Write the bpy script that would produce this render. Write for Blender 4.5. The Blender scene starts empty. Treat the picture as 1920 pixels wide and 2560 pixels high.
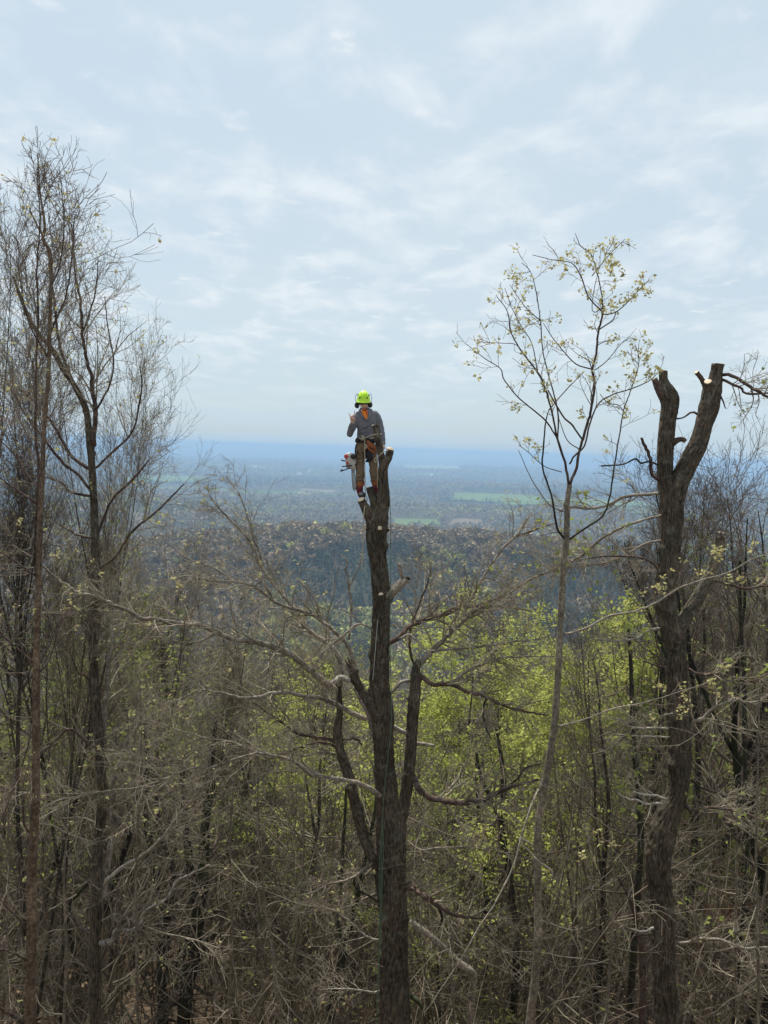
import bpy, math
import numpy as np
from mathutils import Vector, Matrix

# ------------------------------------------------------------------ camera, world, sun, exposure
S = bpy.context.scene
C = S.collection
F = 1923.0                       # focal length in pixels of the 1920 x 2560 photograph
PITCH = math.radians(4.65)
ROLL = math.radians(2.0)
cam = bpy.data.cameras.new('camera')
cam_o = bpy.data.objects.new('camera', cam)
C.objects.link(cam_o)
cam.sensor_fit = 'VERTICAL'; cam.sensor_height = 36.0
cam.lens = F / 2560 * 36.0
cam.clip_start = 0.1; cam.clip_end = 150000
CM = Matrix.Rotation(math.pi/2 - PITCH, 4, 'X') @ Matrix.Rotation(ROLL, 4, 'Z')
cam_o.matrix_world = CM
S.camera = cam_o
CR = np.array(CM.to_3x3())

SUN_EL = math.radians(64); SUN_AZ = math.radians(-24)    # azimuth from +Y (view direction) towards +X
world = bpy.data.worlds.new('World'); S.world = world
world.use_nodes = True
wn = world.node_tree.nodes; wl = world.node_tree.links
wn.clear()
def N(nt, t, **kw):
    n = nt.nodes.new(t)
    for k, v in kw.items():
        if k.startswith('i_'):
            n.inputs[k[2:].replace('_', ' ')].default_value = v
        else:
            setattr(n, k, v)
    return n
wt = world.node_tree
out = N(wt, 'ShaderNodeOutputWorld'); bg = N(wt, 'ShaderNodeBackground')
SKY_STRENGTH = 0.1
bg.inputs['Strength'].default_value = SKY_STRENGTH
tc = N(wt, 'ShaderNodeTexCoord')
sep = N(wt, 'ShaderNodeSeparateXYZ'); wl.new(tc.outputs['Generated'], sep.inputs[0])
zc = N(wt, 'ShaderNodeMath', operation='MAXIMUM'); wl.new(sep.outputs['Z'], zc.inputs[0]); zc.inputs[1].default_value = 0.012
cmb = N(wt, 'ShaderNodeCombineXYZ')
wl.new(sep.outputs['X'], cmb.inputs['X']); wl.new(sep.outputs['Y'], cmb.inputs['Y']); wl.new(zc.outputs[0], cmb.inputs['Z'])
sky = N(wt, 'ShaderNodeTexSky', sky_type='NISHITA')
sky.sun_disc = False; sky.sun_elevation = SUN_EL; sky.sun_rotation = SUN_AZ
sky.air_density = 1.3; sky.dust_density = 1.5; sky.ozone_density = 1.5; sky.altitude = 300
wl.new(cmb.outputs[0], sky.inputs['Vector'])
# clouds: direction projected on a flat layer
za = N(wt, 'ShaderNodeMath', operation='ADD'); wl.new(zc.outputs[0], za.inputs[0]); za.inputs[1].default_value = 0.10
dx = N(wt, 'ShaderNodeMath', operation='DIVIDE'); wl.new(sep.outputs['X'], dx.inputs[0]); wl.new(za.outputs[0], dx.inputs[1])
dy = N(wt, 'ShaderNodeMath', operation='DIVIDE'); wl.new(sep.outputs['Y'], dy.inputs[0]); wl.new(za.outputs[0], dy.inputs[1])
cp = N(wt, 'ShaderNodeCombineXYZ'); wl.new(dx.outputs[0], cp.inputs['X']); wl.new(dy.outputs[0], cp.inputs['Y'])
def ramp(nt, src, stops, interp='EASE'):
    r = N(nt, 'ShaderNodeValToRGB'); r.color_ramp.interpolation = interp
    e = r.color_ramp.elements
    while len(e) < len(stops): e.new(0.5)
    for el, (p, c) in zip(e, stops):
        el.position = p
        el.color = (c, c, c, 1) if isinstance(c, (int, float)) else (*c, 1)
    nt.links.new(src, r.inputs[0])
    return r
def noise(nt, vec, scale, detail=4, rough=0.55, dist=0.0, dims='3D'):
    n = N(nt, 'ShaderNodeTexNoise'); n.noise_dimensions = dims
    n.inputs['Scale'].default_value = scale; n.inputs['Detail'].default_value = detail
    n.inputs['Roughness'].default_value = rough; n.inputs['Distortion'].default_value = dist
    nt.links.new(vec, n.inputs['Vector'])
    return n
def mix(nt, fac, a, b, blend='MIX'):
    m = N(nt, 'ShaderNodeMix', data_type='RGBA', blend_type=blend)
    for sck, v in ((m.inputs[0], fac), (m.inputs[6], a), (m.inputs[7], b)):
        if isinstance(v, (int, float)): sck.default_value = v
        elif isinstance(v, tuple): sck.default_value = (*v, 1)
        else: nt.links.new(v, sck)
    return m.outputs[2]
# high veil
veil = noise(wt, cp.outputs[0], 0.55, 5, 0.5, 0.3)
veil_r = ramp(wt, veil.outputs['Fac'], [(0.25, 0.72), (0.75, 0.98)])
hor = N(wt, 'ShaderNodeMapRange'); wl.new(zc.outputs[0], hor.inputs['Value']); hor.inputs['From Min'].default_value = 0.0; hor.inputs['From Max'].default_value = 0.42
hor_r = ramp(wt, hor.outputs[0], [(0.0, (4.9, 6.1, 6.9)), (0.4, (5.5, 6.45, 7.1)), (1.0, (5.5, 6.5, 7.2))], 'LINEAR')
for e_ in hor_r.color_ramp.elements: e_.color = (e_.color[0]/10, e_.color[1]/10, e_.color[2]/10, 1)
hor_s = mix(wt, 1.0, hor_r.outputs[0], (10.0, 10.0, 10.0), 'MULTIPLY')
col = mix(wt, veil_r.outputs[0], sky.outputs[0], hor_s)
# broken bands of small cumulus, seen edge on
map1 = N(wt, 'ShaderNodeMapping'); wl.new(cp.outputs[0], map1.inputs[0])
map1.inputs['Scale'].default_value = (1.35, 1.0, 1); map1.inputs['Location'].default_value = (3.1, 1.35, 0)
c1 = noise(wt, map1.outputs[0], 2.6, 9, 0.58, 0.25)
c2 = noise(wt, cp.outputs[0], 0.6, 2, 0.5)
cov = N(wt, 'ShaderNodeMath', operation='MULTIPLY_ADD'); wl.new(c2.outputs['Fac'], cov.inputs[0]); cov.inputs[1].default_value = 0.35
wl.new(c1.outputs['Fac'], cov.inputs[2])
lowf = N(wt, 'ShaderNodeMapRange'); wl.new(zc.outputs[0], lowf.inputs['Value']); lowf.inputs['From Min'].default_value = 0.03; lowf.inputs['From Max'].default_value = 0.14
def fade(o):
    m_ = N(wt, 'ShaderNodeMath', operation='MULTIPLY'); wl.new(o, m_.inputs[0]); wl.new(lowf.outputs[0], m_.inputs[1]); return m_.outputs[0]
bnd = N(wt, 'ShaderNodeMapRange'); bnd.interpolation_type = 'SMOOTHSTEP'; wl.new(zc.outputs[0], bnd.inputs['Value']); bnd.inputs['From Min'].default_value = 0.42; bnd.inputs['From Max'].default_value = 0.20; bnd.inputs['To Max'].default_value = 0.035
covb = N(wt, 'ShaderNodeMath', operation='ADD'); wl.new(cov.outputs[0], covb.inputs[0]); wl.new(bnd.outputs[0], covb.inputs[1])
c_r = ramp(wt, covb.outputs[0], [(0.63, 0.0), (0.90, 0.72)])
col = mix(wt, fade(c_r.outputs[0]), col, (7.3, 7.75, 8.1))
# (see the band term below)
# greyer undersides: same field sampled a step lower
map2 = N(wt, 'ShaderNodeMapping'); wl.new(cp.outputs[0], map2.inputs[0])
map2.inputs['Scale'].default_value = (1.35, 1.0, 1); map2.inputs['Location'].default_value = (3.15, 1.26, 0)
c3 = noise(wt, map2.outputs[0], 2.6, 5, 0.5, 0.25)
cov2 = N(wt, 'ShaderNodeMath', operation='MULTIPLY_ADD'); wl.new(c2.outputs['Fac'], cov2.inputs[0]); cov2.inputs[1].default_value = 0.35
wl.new(c3.outputs['Fac'], cov2.inputs[2])
s_r = ramp(wt, cov2.outputs[0], [(0.76, 0.0), (0.92, 0.55)])
col = mix(wt, fade(s_r.outputs[0]), col, (4.9, 5.95, 7.0))
# small bright wisps
c4 = noise(wt, cp.outputs[0], 4.2, 9, 0.60, 0.35)
w_r = ramp(wt, c4.outputs['Fac'], [(0.60, 0.0), (0.72, 0.65)])
col = mix(wt, fade(w_r.outputs[0]), col, (7.4, 7.8, 8.1))
wl.new(col, bg.inputs['Color']); wl.new(bg.outputs[0], out.inputs[0])

sun = bpy.data.lights.new('sun', 'SUN'); sun.energy = 5.0; sun.angle = math.radians(1.2); sun.color = (1.0, 0.95, 0.87)
sun_o = bpy.data.objects.new('sun', sun); C.objects.link(sun_o)
sd = Vector((math.sin(SUN_AZ)*math.cos(SUN_EL), math.cos(SUN_AZ)*math.cos(SUN_EL), math.sin(SUN_EL)))
sun_o.rotation_euler = sd.to_track_quat('Z', 'Y').to_euler()

S.view_settings.view_transform = 'Standard'; S.view_settings.look = 'None'
S.view_settings.gamma = 1; S.view_settings.use_curve_mapping = False
S.view_settings.exposure = 0.25
S.render.resolution_x = 768; S.render.resolution_y = 1024
S.cycles.max_bounces = 6; S.cycles.diffuse_bounces = 3; S.cycles.glossy_bounces = 2
S.cycles.transparent_max_bounces = 8; S.cycles.volume_bounces = 1

rng = np.random.default_rng(11)

# ------------------------------------------------------------------ helpers
def U(px, py, d):
    """point seen at photo pixel px,py at depth d metres along the viewing axis"""
    l = np.array([(px-960)/F*d, (1280-py)/F*d, -d])
    return CR @ l
def project(p):
    l = CR.T @ np.asarray(p, float)
    return 960 + l[0]/-l[2]*F, 1280 - l[1]/-l[2]*F
def mesh_np(name, V, quads=None, tris=None, uv=None, smooth=True, tint=None):
    me = bpy.data.meshes.new(name)
    V = np.asarray(V, np.float32).reshape(-1, 3)
    lv, lt = [], []
    if quads is not None and len(quads):
        q = np.asarray(quads, np.int32); lv.append(q.ravel()); lt.append(np.full(len(q), 4, np.int32))
    if tris is not None and len(tris):
        t = np.asarray(tris, np.int32); lv.append(t.ravel()); lt.append(np.full(len(t), 3, np.int32))
    lv = np.concatenate(lv); lt = np.concatenate(lt)
    ls = np.concatenate([[0], np.cumsum(lt)[:-1]]).astype(np.int32)
    me.vertices.add(len(V)); me.vertices.foreach_set('co', V.ravel())
    me.loops.add(len(lv)); me.loops.foreach_set('vertex_index', lv)
    me.polygons.add(len(lt)); me.polygons.foreach_set('loop_start', ls); me.polygons.foreach_set('loop_total', lt)
    me.polygons.foreach_set('use_smooth', np.full(len(lt), bool(smooth)))
    if uv is not None:
        ul = me.uv_layers.new(name='UVMap'); ul.data.foreach_set('uv', np.asarray(uv, np.float32)[lv].ravel())
    if tint is not None:
        a = me.color_attributes.new('tint', 'FLOAT_COLOR', 'POINT')
        t4 = np.ones((len(V), 4), np.float32); t4[:, :3] = tint
        a.data.foreach_set('color', t4.ravel())
    me.update(calc_edges=True)
    return me
def link(name, me, m, parent=None, kind=None, loc=None):
    o = bpy.data.objects.new(name, me); C.objects.link(o)
    if m is not None and me is not None and len(me.materials) == 0: me.materials.append(m)
    if parent is not None: o.parent = parent
    if kind: o['kind'] = kind
    if loc is not None: o.location = loc
    return o
def tag(o, label, cat, group=None):
    o['label'] = label; o['category'] = cat
    if group: o['group'] = group
    return o
def empty(name, loc, label, cat, group=None):
    o = bpy.data.objects.new(name, None); C.objects.link(o); o.location = loc; o.empty_display_size = 0.3
    return tag(o, label, cat, group)
def norm(a): return a / (np.linalg.norm(a, axis=-1, keepdims=True) + 1e-12)
def tubes(P, R, K, with_uv=False):
    """batch of tubes: P (B,N,3) centre lines, R (B,N) radii -> verts, quads"""
    B, n, _ = P.shape
    T = norm(np.gradient(P, axis=1))
    D = norm(P[:, -1] - P[:, 0])
    ref = np.cross(D, np.where(np.abs(D[:, 2:3]) < 0.9, np.array([[0, 0, 1.0]]), np.array([[0, -1.0, 0]])))
    ref = norm(ref)[:, None, :]
    b1 = norm(ref - T*(ref*T).sum(-1, keepdims=True)); b2 = np.cross(T, b1)
    a = np.arange(K)/K*2*math.pi
    ring = b1[:, :, None]*np.cos(a)[None, None, :, None] + b2[:, :, None]*np.sin(a)[None, None, :, None]
    V = P[:, :, None] + ring*R[:, :, None, None]
    idx = np.arange(B*n*K).reshape(B, n, K)
    q = np.stack([idx[:, :-1], np.roll(idx, -1, 2)[:, :-1], np.roll(idx, -1, 2)[:, 1:], idx[:, 1:]], -1).reshape(-1, 4)
    return V.reshape(-1, 3), q
class Acc:
    def __init__(s): s.V, s.Q, s.T, s.n, s.C = [], [], [], 0, []
    def add(s, V, q=None, t=None, c=None):
        if q is not None and len(q): s.Q.append(np.asarray(q)+s.n)
        if t is not None and len(t): s.T.append(np.asarray(t)+s.n)
        s.V.append(V); s.n += len(V)
        if c is not None: s.C.append(np.broadcast_to(c, (len(V), 3)))
    def mesh(s, name, smooth=True):
        return mesh_np(name, np.concatenate(s.V), np.concatenate(s.Q) if s.Q else None,
                       np.concatenate(s.T) if s.T else None, smooth=smooth, tint=np.concatenate(s.C) if s.C else None)
_TB = {}
def pnoise(u, v, pu, seed):
    """value noise, periodic in u with period pu"""
    key = (pu, seed)
    if key not in _TB: _TB[key] = np.random.default_rng(seed).random((pu, 512))
    tb = _TB[key]
    i = np.floor(u).astype(int); j = np.floor(v).astype(int); fu = u-i; fv = v-j
    fu = fu*fu*(3-2*fu); fv = fv*fv*(3-2*fv)
    g = lambda a, b: tb[a % pu, b % 512]
    return (g(i, j)*(1-fu)+g(i+1, j)*fu)*(1-fv) + (g(i, j+1)*(1-fu)+g(i+1, j+1)*fu)*fv
def fbm2(x, y, sc, seed, oct=4):
    s = 0; a = 1; t = 0
    for k in range(oct):
        s = s + a*pnoise(x/sc*2**k + 1000.3, y/sc*2**k + 77.7, 1024, seed+k); t += a; a *= 0.5
    return s/t*2-1

# ------------------------------------------------------------------ materials
def mat(name):
    m = bpy.data.materials.new(name); m.use_nodes = True
    nt = m.node_tree; b = nt.nodes['Principled BSDF']
    return m, nt, b
def bark(name, dark, light, sx=26, sy=5, lichen=None, lich_amt=0.5, bump=0.6, uvmap=True, moss=None, rough=0.9):
    m, nt, b = mat(name)
    tcn = N(nt, 'ShaderNodeTexCoord')
    mp = N(nt, 'ShaderNodeMapping'); nt.links.new(tcn.outputs['UV' if uvmap else 'Object'], mp.inputs[0])
    mp.inputs['Scale'].default_value = (sx, sy, sx) if uvmap else (sx, sx, sy)
    n1 = noise(nt, mp.outputs[0], 1.0, 8, 0.65, 0.4)
    r1 = ramp(nt, n1.outputs['Fac'], [(0.33, dark), (0.5, tuple((a+c)/2 for a, c in zip(dark, light))), (0.68, light)], 'LINEAR')
    n2 = noise(nt, tcn.outputs['Object'], 1.7, 3, 0.6)
    r2 = ramp(nt, n2.outputs['Fac'], [(0.3, 0.62), (0.7, 1.25)])
    c = mix(nt, 1.0, r1.outputs[0], r2.outputs[0], 'MULTIPLY')
    n5 = noise(nt, mp.outputs[0], 2.7, 6, 0.7, 0.8)
    r5 = ramp(nt, n5.outputs['Fac'], [(0.42, 0.30), (0.60, 1.2)], 'LINEAR')
    c = mix(nt, 0.8, c, r5.outputs[0], 'MULTIPLY')
    if lichen:
        n3 = noise(nt, tcn.outputs['Object'], 7.0, 6, 0.7, 0.5)
        r3 = ramp(nt, n3.outputs['Fac'], [(0.52, 0.0), (0.66, lich_amt)])
        c = mix(nt, r3.outputs[0], c, lichen)
    if moss:
        n4 = noise(nt, tcn.outputs['Object'], 2.4, 5, 0.7, 0.3)
        r4 = ramp(nt, n4.outputs['Fac'], [(0.45, 0.0), (0.62, 0.85)])
        c = mix(nt, r4.outputs[0], c, moss)
    nt.links.new(c, b.inputs['Base Color'])
    b.inputs['Roughness'].default_value = rough; b.inputs['Specular IOR Level'].default_value = 0.2
    bp = N(nt, 'ShaderNodeBump'); bp.inputs['Strength'].default_value = bump; bp.inputs['Distance'].default_value = 0.02
    nt.links.new(n1.outputs['Fac'], bp.inputs['Height']); nt.links.new(bp.outputs[0], b.inputs['Normal'])
    return m
def twigmat(name, a, c2, rough=0.8):
    m, nt, b = mat(name)
    tcn = N(nt, 'ShaderNodeTexCoord'); oi = N(nt, 'ShaderNodeObjectInfo')
    n1 = noise(nt, tcn.outputs['Object'], 1.6, 5, 0.7)
    r1 = ramp(nt, n1.outputs['Fac'], [(0.35, a), (0.65, c2)], 'LINEAR')
    r2 = ramp(nt, oi.outputs['Random'], [(0.0, (0.72, 0.72, 0.72)), (0.5, (1.0, 0.99, 0.96)), (1.0, (1.22, 1.2, 1.16))], 'LINEAR')
    c = mix(nt, 1.0, r1.outputs[0], r2.outputs[0], 'MULTIPLY')
    nt.links.new(c, b.inputs['Base Color']); b.inputs['Roughness'].default_value = rough
    b.inputs['Specular IOR Level'].default_value = 0.25
    return m
def plain(name, col, rough=0.6, var=0.15, scale=30, metallic=0.0, bump=0.0, spec=0.4, sheen=0.0):
    m, nt, b = mat(name)
    tcn = N(nt, 'ShaderNodeTexCoord')
    n1 = noise(nt, tcn.outputs['Object'], scale, 5, 0.6)
    r1 = ramp(nt, n1.outputs['Fac'], [(0.3, tuple(x*(1-var) for x in col)), (0.7, tuple(min(1, x*(1+var)) for x in col))], 'LINEAR')
    nt.links.new(r1.outputs[0], b.inputs['Base Color'])
    b.inputs['Roughness'].default_value = rough; b.inputs['Metallic'].default_value = metallic
    b.inputs['Specular IOR Level'].default_value = spec
    if bump:
        bp = N(nt, 'ShaderNodeBump'); bp.inputs['Strength'].default_value = bump; bp.inputs['Distance'].default_value = 0.01
        nt.links.new(n1.outputs['Fac'], bp.inputs['Height']); nt.links.new(bp.outputs[0], b.inputs['Normal'])
    return m
def leafmat(name, a, c2, trans=0.45):
    m, nt, b = mat(name)
    nt.nodes.remove(b)
    o = nt.nodes['Material Output']
    geo = N(nt, 'ShaderNodeNewGeometry')
    r = ramp(nt, geo.outputs['Random Per Island'], [(0.0, a), (1.0, c2)], 'LINEAR')
    d = N(nt, 'ShaderNodeBsdfDiffuse'); t = N(nt, 'ShaderNodeBsdfTranslucent'); mx = N(nt, 'ShaderNodeMixShader')
    mx.inputs[0].default_value = trans
    nt.links.new(r.outputs[0], d.inputs[0]); nt.links.new(r.outputs[0], t.inputs[0])
    nt.links.new(d.outputs[0], mx.inputs[1]); nt.links.new(t.outputs[0], mx.inputs[2]); nt.links.new(mx.outputs[0], o.inputs[0])
    return m
M = dict(
    oak=bark('oak_bark', (0.008, 0.006, 0.0045), (0.20, 0.155, 0.11), 46, 6, (0.24, 0.25, 0.20), 0.35, 0.7),
    oak_mossy=bark('mossy_oak_bark', (0.012, 0.010, 0.008), (0.18, 0.150, 0.108), 42, 6, (0.23, 0.24, 0.19), 0.3, 0.7, True, (0.06, 0.07, 0.025)),
    smooth=bark('smooth_brown_bark', (0.15, 0.118, 0.085), (0.31, 0.26, 0.195), 14, 9, (0.27, 0.26, 0.22), 0.3, 0.25),
    reddish=bark('reddish_bark', (0.06, 0.035, 0.028), (0.17, 0.115, 0.09), 20, 8, (0.24, 0.22, 0.20), 0.3, 0.4),
    brown=bark('smooth_warm_brown_bark', (0.12, 0.078, 0.050), (0.235, 0.165, 0.112), 14, 9, (0.26, 0.24, 0.19), 0.25, 0.25),
    limb=bark('limb_bark', (0.15, 0.12, 0.09), (0.44, 0.375, 0.30), 22, 9, (0.36, 0.36, 0.31), 0.55, 0.5),
    palelimb=bark('pale_lichened_limb_bark', (0.05, 0.042, 0.030), (0.27, 0.23, 0.175), 34, 12, (0.30, 0.30, 0.24), 0.5, 0.6),
    palebark=bark('pale_dead_bark', (0.26, 0.22, 0.18), (0.50, 0.46, 0.40), 20, 8, None, 0, 0.4),
    dark=bark('dark_damp_bark', (0.018, 0.014, 0.011), (0.075, 0.06, 0.048), 24, 5, (0.16, 0.17, 0.13), 0.25, 0.6, True, (0.035, 0.045, 0.014)),
    twig_far=twigmat('dull_twig_bark', (0.075, 0.061, 0.043), (0.245, 0.202, 0.146)),
    twig_dark=twigmat('dark_reddish_twig_bark', (0.05, 0.037, 0.028), (0.155, 0.120, 0.092)),
    twig=twigmat('grey_twig_bark', (0.11, 0.095, 0.068), (0.30, 0.26, 0.20)),
    twig_red=twigmat('reddish_twig_bark', (0.11, 0.078, 0.06), (0.27, 0.21, 0.17)),
    twig_pale=twigmat('pale_twig_bark', (0.27, 0.24, 0.19), (0.52, 0.47, 0.39)),
    trunk_far=bark('forest_trunk_bark', (0.016, 0.012, 0.009), (0.10, 0.08, 0.058), 12, 2.5, (0.22, 0.23, 0.18), 0.35, 0.5, False),
    leaf_green=leafmat('fresh_green_leaf', (0.38, 0.42, 0.085), (0.62, 0.64, 0.20)),
    leaf_mid=leafmat('olive_green_leaf', (0.20, 0.24, 0.06), (0.34, 0.38, 0.11)),
    leaf_bud=leafmat('yellow_bud_leaf', (0.38, 0.33, 0.15), (0.54, 0.51, 0.24)),
    leaf_rust=leafmat('rusty_leaf', (0.22, 0.08, 0.035), (0.34, 0.17, 0.06)),
    dead_leaf=leafmat('dead_beech_leaf', (0.20, 0.13, 0.075), (0.38, 0.28, 0.18), 0.3),
    bloom=leafmat('pale_yellow_bloom', (0.55, 0.50, 0.22), (0.75, 0.70, 0.42)),
)
def cutmat():
    m, nt, b = mat('fresh_cut_wood')
    tcn = N(nt, 'ShaderNodeTexCoord')
    w = N(nt, 'ShaderNodeTexWave', wave_type='RINGS', rings_direction='Z'); w.inputs['Scale'].default_value = 18; w.inputs['Distortion'].default_value = 2.5
    nt.links.new(tcn.outputs['Object'], w.inputs['Vector'])
    n1 = noise(nt, tcn.outputs['Object'], 35, 4, 0.6)
    r = ramp(nt, w.outputs['Fac'], [(0.0, (0.60, 0.42, 0.26)), (1.0, (0.80, 0.66, 0.48))], 'LINEAR')
    r2 = ramp(nt, n1.outputs['Fac'], [(0.3, 0.8), (0.7, 1.1)])
    nt.links.new(mix(nt, 1.0, r.outputs[0], r2.outputs[0], 'MULTIPLY'), b.inputs['Base Color'])
    b.inputs['Roughness'].default_value = 0.75
    return m
M['cut'] = cutmat()

# ------------------------------------------------------------------ terrain
NY = [-60, -5, 0.0, 1.2, 3, 6, 10, 18.5, 30, 60, 100, 200, 350, 500, 620]
NZ = [-1.5, -1.7, -1.8, -2.6, -5.6, -8.8, -11.4, -15.0, -19.0, -31, -48, -98, -160, -196, -202]
def G(x, y):
    x = np.asarray(x, float); y = np.asarray(y, float)
    r = np.hypot(x, y)
    base = np.interp(y, NY, NZ)
    k = np.clip((y-12)/60, 0, 1)
    base = base + k*fbm2(x, y, 35, 5, 3)*2.2*np.clip(1-(y-300)/300, 0, 1)
    base = base + np.clip(y-8, 0, 60)*0.10*np.clip(x, 0, 40)/40 * np.clip(1-(y-60)/300, 0, 1)   # slope a little higher on the right
    # wooded ridge in the middle distance
    ax = (x-10)/np.maximum(y, 1)
    crest = 98*np.exp(-(np.abs(ax+0.02)/0.46)**3)
    rid = (crest + fbm2(x, y, 130, 40, 3)*10)*np.exp(-((y-900)/150.0)**2)*(y > 500)
    rid = rid + 60*np.exp(-((x+560)/260)**2-((y-1750)/230)**2)          # spur with conifers to the left
    rid = rid + 26*np.exp(-((x-420)/700)**2-((y-2350)/260)**2)
    far = np.clip((r-1100)/2500, 0, 1)
    roll = fbm2(x, y, 900, 60, 4)*20*np.clip((r-700)/600, 0, 1) + fbm2(x, y*1.6, 4200, 70, 3)*62*far
    roll = roll + np.clip((r-9000)/20000, 0, 1)*fbm2(x, y*2.0, 7000, 80, 3)*75
    mount = 230*np.exp(-((y-39000)/1600)**2)*np.clip(fbm2(x, y*0+5, 4200, 90, 4)+0.30, 0, 1) + 110*np.exp(-((y-29000)/1500)**2)*np.clip(fbm2(x, y*0+5, 3600, 95, 4)+0.15, 0, 1)
    return base + rid + roll + mount
def pasture(x, y):
    r = np.hypot(x, y)
    f = fbm2(x*0.8, y*1.25, 420, 131, 3)+0.35*fbm2(x, y, 2600, 141, 2)
    return np.clip((f-0.36)/0.04, 0, 1)*np.clip((r-1500)/300, 0, 1)
def ray_ground(px, py):
    v = U(px, py, 1.0)
    t = np.geomspace(3, 44000, 9000)
    p = t[:, None]*v[None, :]
    below = p[:, 2] < G(p[:, 0], p[:, 1])
    i = int(np.argmax(below)) if below.any() else len(t)-1
    return p[i]
def terrain():
    fine = np.radians(np.linspace(-36, 36, 430))
    rest = np.radians(np.linspace(36, 324, 40))[1:-1]
    ang = np.concatenate([fine, rest])
    rad = np.concatenate([np.geomspace(1.0, 500, 90), np.geomspace(500, 1300, 90)[1:], np.geomspace(1300, 9000, 130)[1:], np.geomspace(9000, 42000, 90)[1:]])
    A, R_ = np.meshgrid(ang, rad)
    X = np.sin(A)*R_; Y = np.cos(A)*R_
    Z = G(X, Y)
    V = np.stack([X, Y, Z], -1).reshape(-1, 3)
    V = np.concatenate([V, [[0, 0, float(G(0, 0))]]])
    nr, na = A.shape
    idx = np.arange(nr*na).reshape(nr, na); nx = np.roll(idx, -1, 1)
    q = np.stack([idx[:-1], idx[1:], nx[1:], nx[:-1]], -1).reshape(-1, 4)
    t = np.stack([np.full(na, nr*na), idx[0], nx[0]], -1)
    me = mesh_np('terrain', V, q, t, tint=np.repeat(pasture(V[:, 0], V[:, 1])[:, None], 3, 1))
    return me
def terrain_mat():
    m, nt, b = mat('wooded_land')
    geo = N(nt, 'ShaderNodeNewGeometry')
    pos = geo.outputs['Position']
    ln = N(nt, 'ShaderNodeVectorMath', operation='LENGTH'); nt.links.new(pos, ln.inputs[0])
    # far woods: brown-grey hardwoods, dark pines, fresh green, pasture
    a1 = noise(nt, pos, 0.0045, 8, 0.62, 0.3)
    wood = ramp(nt, a1.outputs['Fac'], [(0.30, (0.03, 0.042, 0.03)), (0.45, (0.07, 0.068, 0.05)), (0.55, (0.10, 0.085, 0.065)), (0.70, (0.09, 0.115, 0.05))], 'LINEAR')
    a2 = noise(nt, pos, 0.0013, 6, 0.6, 0.2)
    pine = ramp(nt, a2.outputs['Fac'], [(0.54, 0.0), (0.60, 0.8)])
    c = mix(nt, pine.outputs[0], wood.outputs[0], (0.028, 0.045, 0.035))
    mp = N(nt, 'ShaderNodeMapping'); nt.links.new(pos, mp.inputs[0]); mp.inputs['Location'].default_value = (900, 300, 0)
    at = N(nt, 'ShaderNodeAttribute', attribute_name='tint')
    a3 = noise(nt, mp.outputs[0], 0.0012, 3, 0.55, 0.3)
    pc = ramp(nt, a3.outputs['Fac'], [(0.40, (0.17, 0.15, 0.08)), (0.50, (0.11, 0.16, 0.05)), (0.62, (0.09, 0.13, 0.05))], 'LINEAR')
    c = mix(nt, at.outputs['Fac'], c, pc.outputs[0])
    a5 = noise(nt, mp.outputs[0], 0.0028, 2, 0.5, 0.2)
    soil = ramp(nt, a5.outputs['Fac'], [(0.68, 0.0), (0.70, 0.8)])
    c = mix(nt, soil.outputs[0], c, (0.30, 0.25, 0.18))
    # leaf litter close by
    l1 = noise(nt, pos, 9.0, 8, 0.7, 0.2)
    lit = ramp(nt, l1.outputs['Fac'], [(0.30, (0.035, 0.026, 0.018)), (0.5, (0.12, 0.088, 0.058)), (0.66, (0.23, 0.175, 0.12))], 'LINEAR')
    l2 = noise(nt, pos, 0.35, 4, 0.6)
    l2r = ramp(nt, l2.outputs['Fac'], [(0.5, 0.0), (0.7, 0.45)])
    litc = mix(nt, l2r.outputs[0], lit.outputs[0], (0.10, 0.12, 0.045))
    c = mix(nt, 1.0, c, (0.72, 0.72, 0.70), 'MULTIPLY')
    nearf = N(nt, 'ShaderNodeMapRange'); nt.links.new(ln.outputs['Value'], nearf.inputs['Value'])
    nearf.inputs['From Min'].default_value = 90; nearf.inputs['From Max'].default_value = 260
    c = mix(nt, nearf.outputs[0], litc, c)
    nt.links.new(c, b.inputs['Base Color']); b.inputs['Roughness'].default_value = 1.0
    b.inputs['Specular IOR Level'].default_value = 0.05
    bp = N(nt, 'ShaderNodeBump'); bp.inputs['Strength'].default_value = 0.7; bp.inputs['Distance'].default_value = 0.06
    nt.links.new(l1.outputs['Fac'], bp.inputs['Height']); nt.links.new(bp.outputs[0], b.inputs['Normal'])
    return m
link('ground', terrain(), terrain_mat(), None, 'structure')

# air
hz = bpy.data.meshes.new('haze')
hb = 43500.0; z0, z1 = -330.0, 26.0
hv = [(x, y, z) for x in (-hb, hb) for y in (-hb, hb) for z in (z0, z1)]
hz.from_pydata(hv, [], [(0, 1, 3, 2), (4, 6, 7, 5), (0, 4, 5, 1), (2, 3, 7, 6), (0, 2, 6, 4), (1, 5, 7, 3)])
hm = bpy.data.materials.new('pale_haze'); hm.use_nodes = True
hn = hm.node_tree; hn.nodes.clear()
ho = N(hn, 'ShaderNodeOutputMaterial'); pv = N(hn, 'ShaderNodeVolumePrincipled')
pv.inputs['Color'].default_value = (0.40, 0.59, 0.83, 1); pv.inputs['Density'].default_value = 0.00021; pv.inputs['Anisotropy'].default_value = 0.1
hn.links.new(pv.outputs[0], ho.inputs['Volume'])
link('haze', hz, hm, None, 'stuff')

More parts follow.
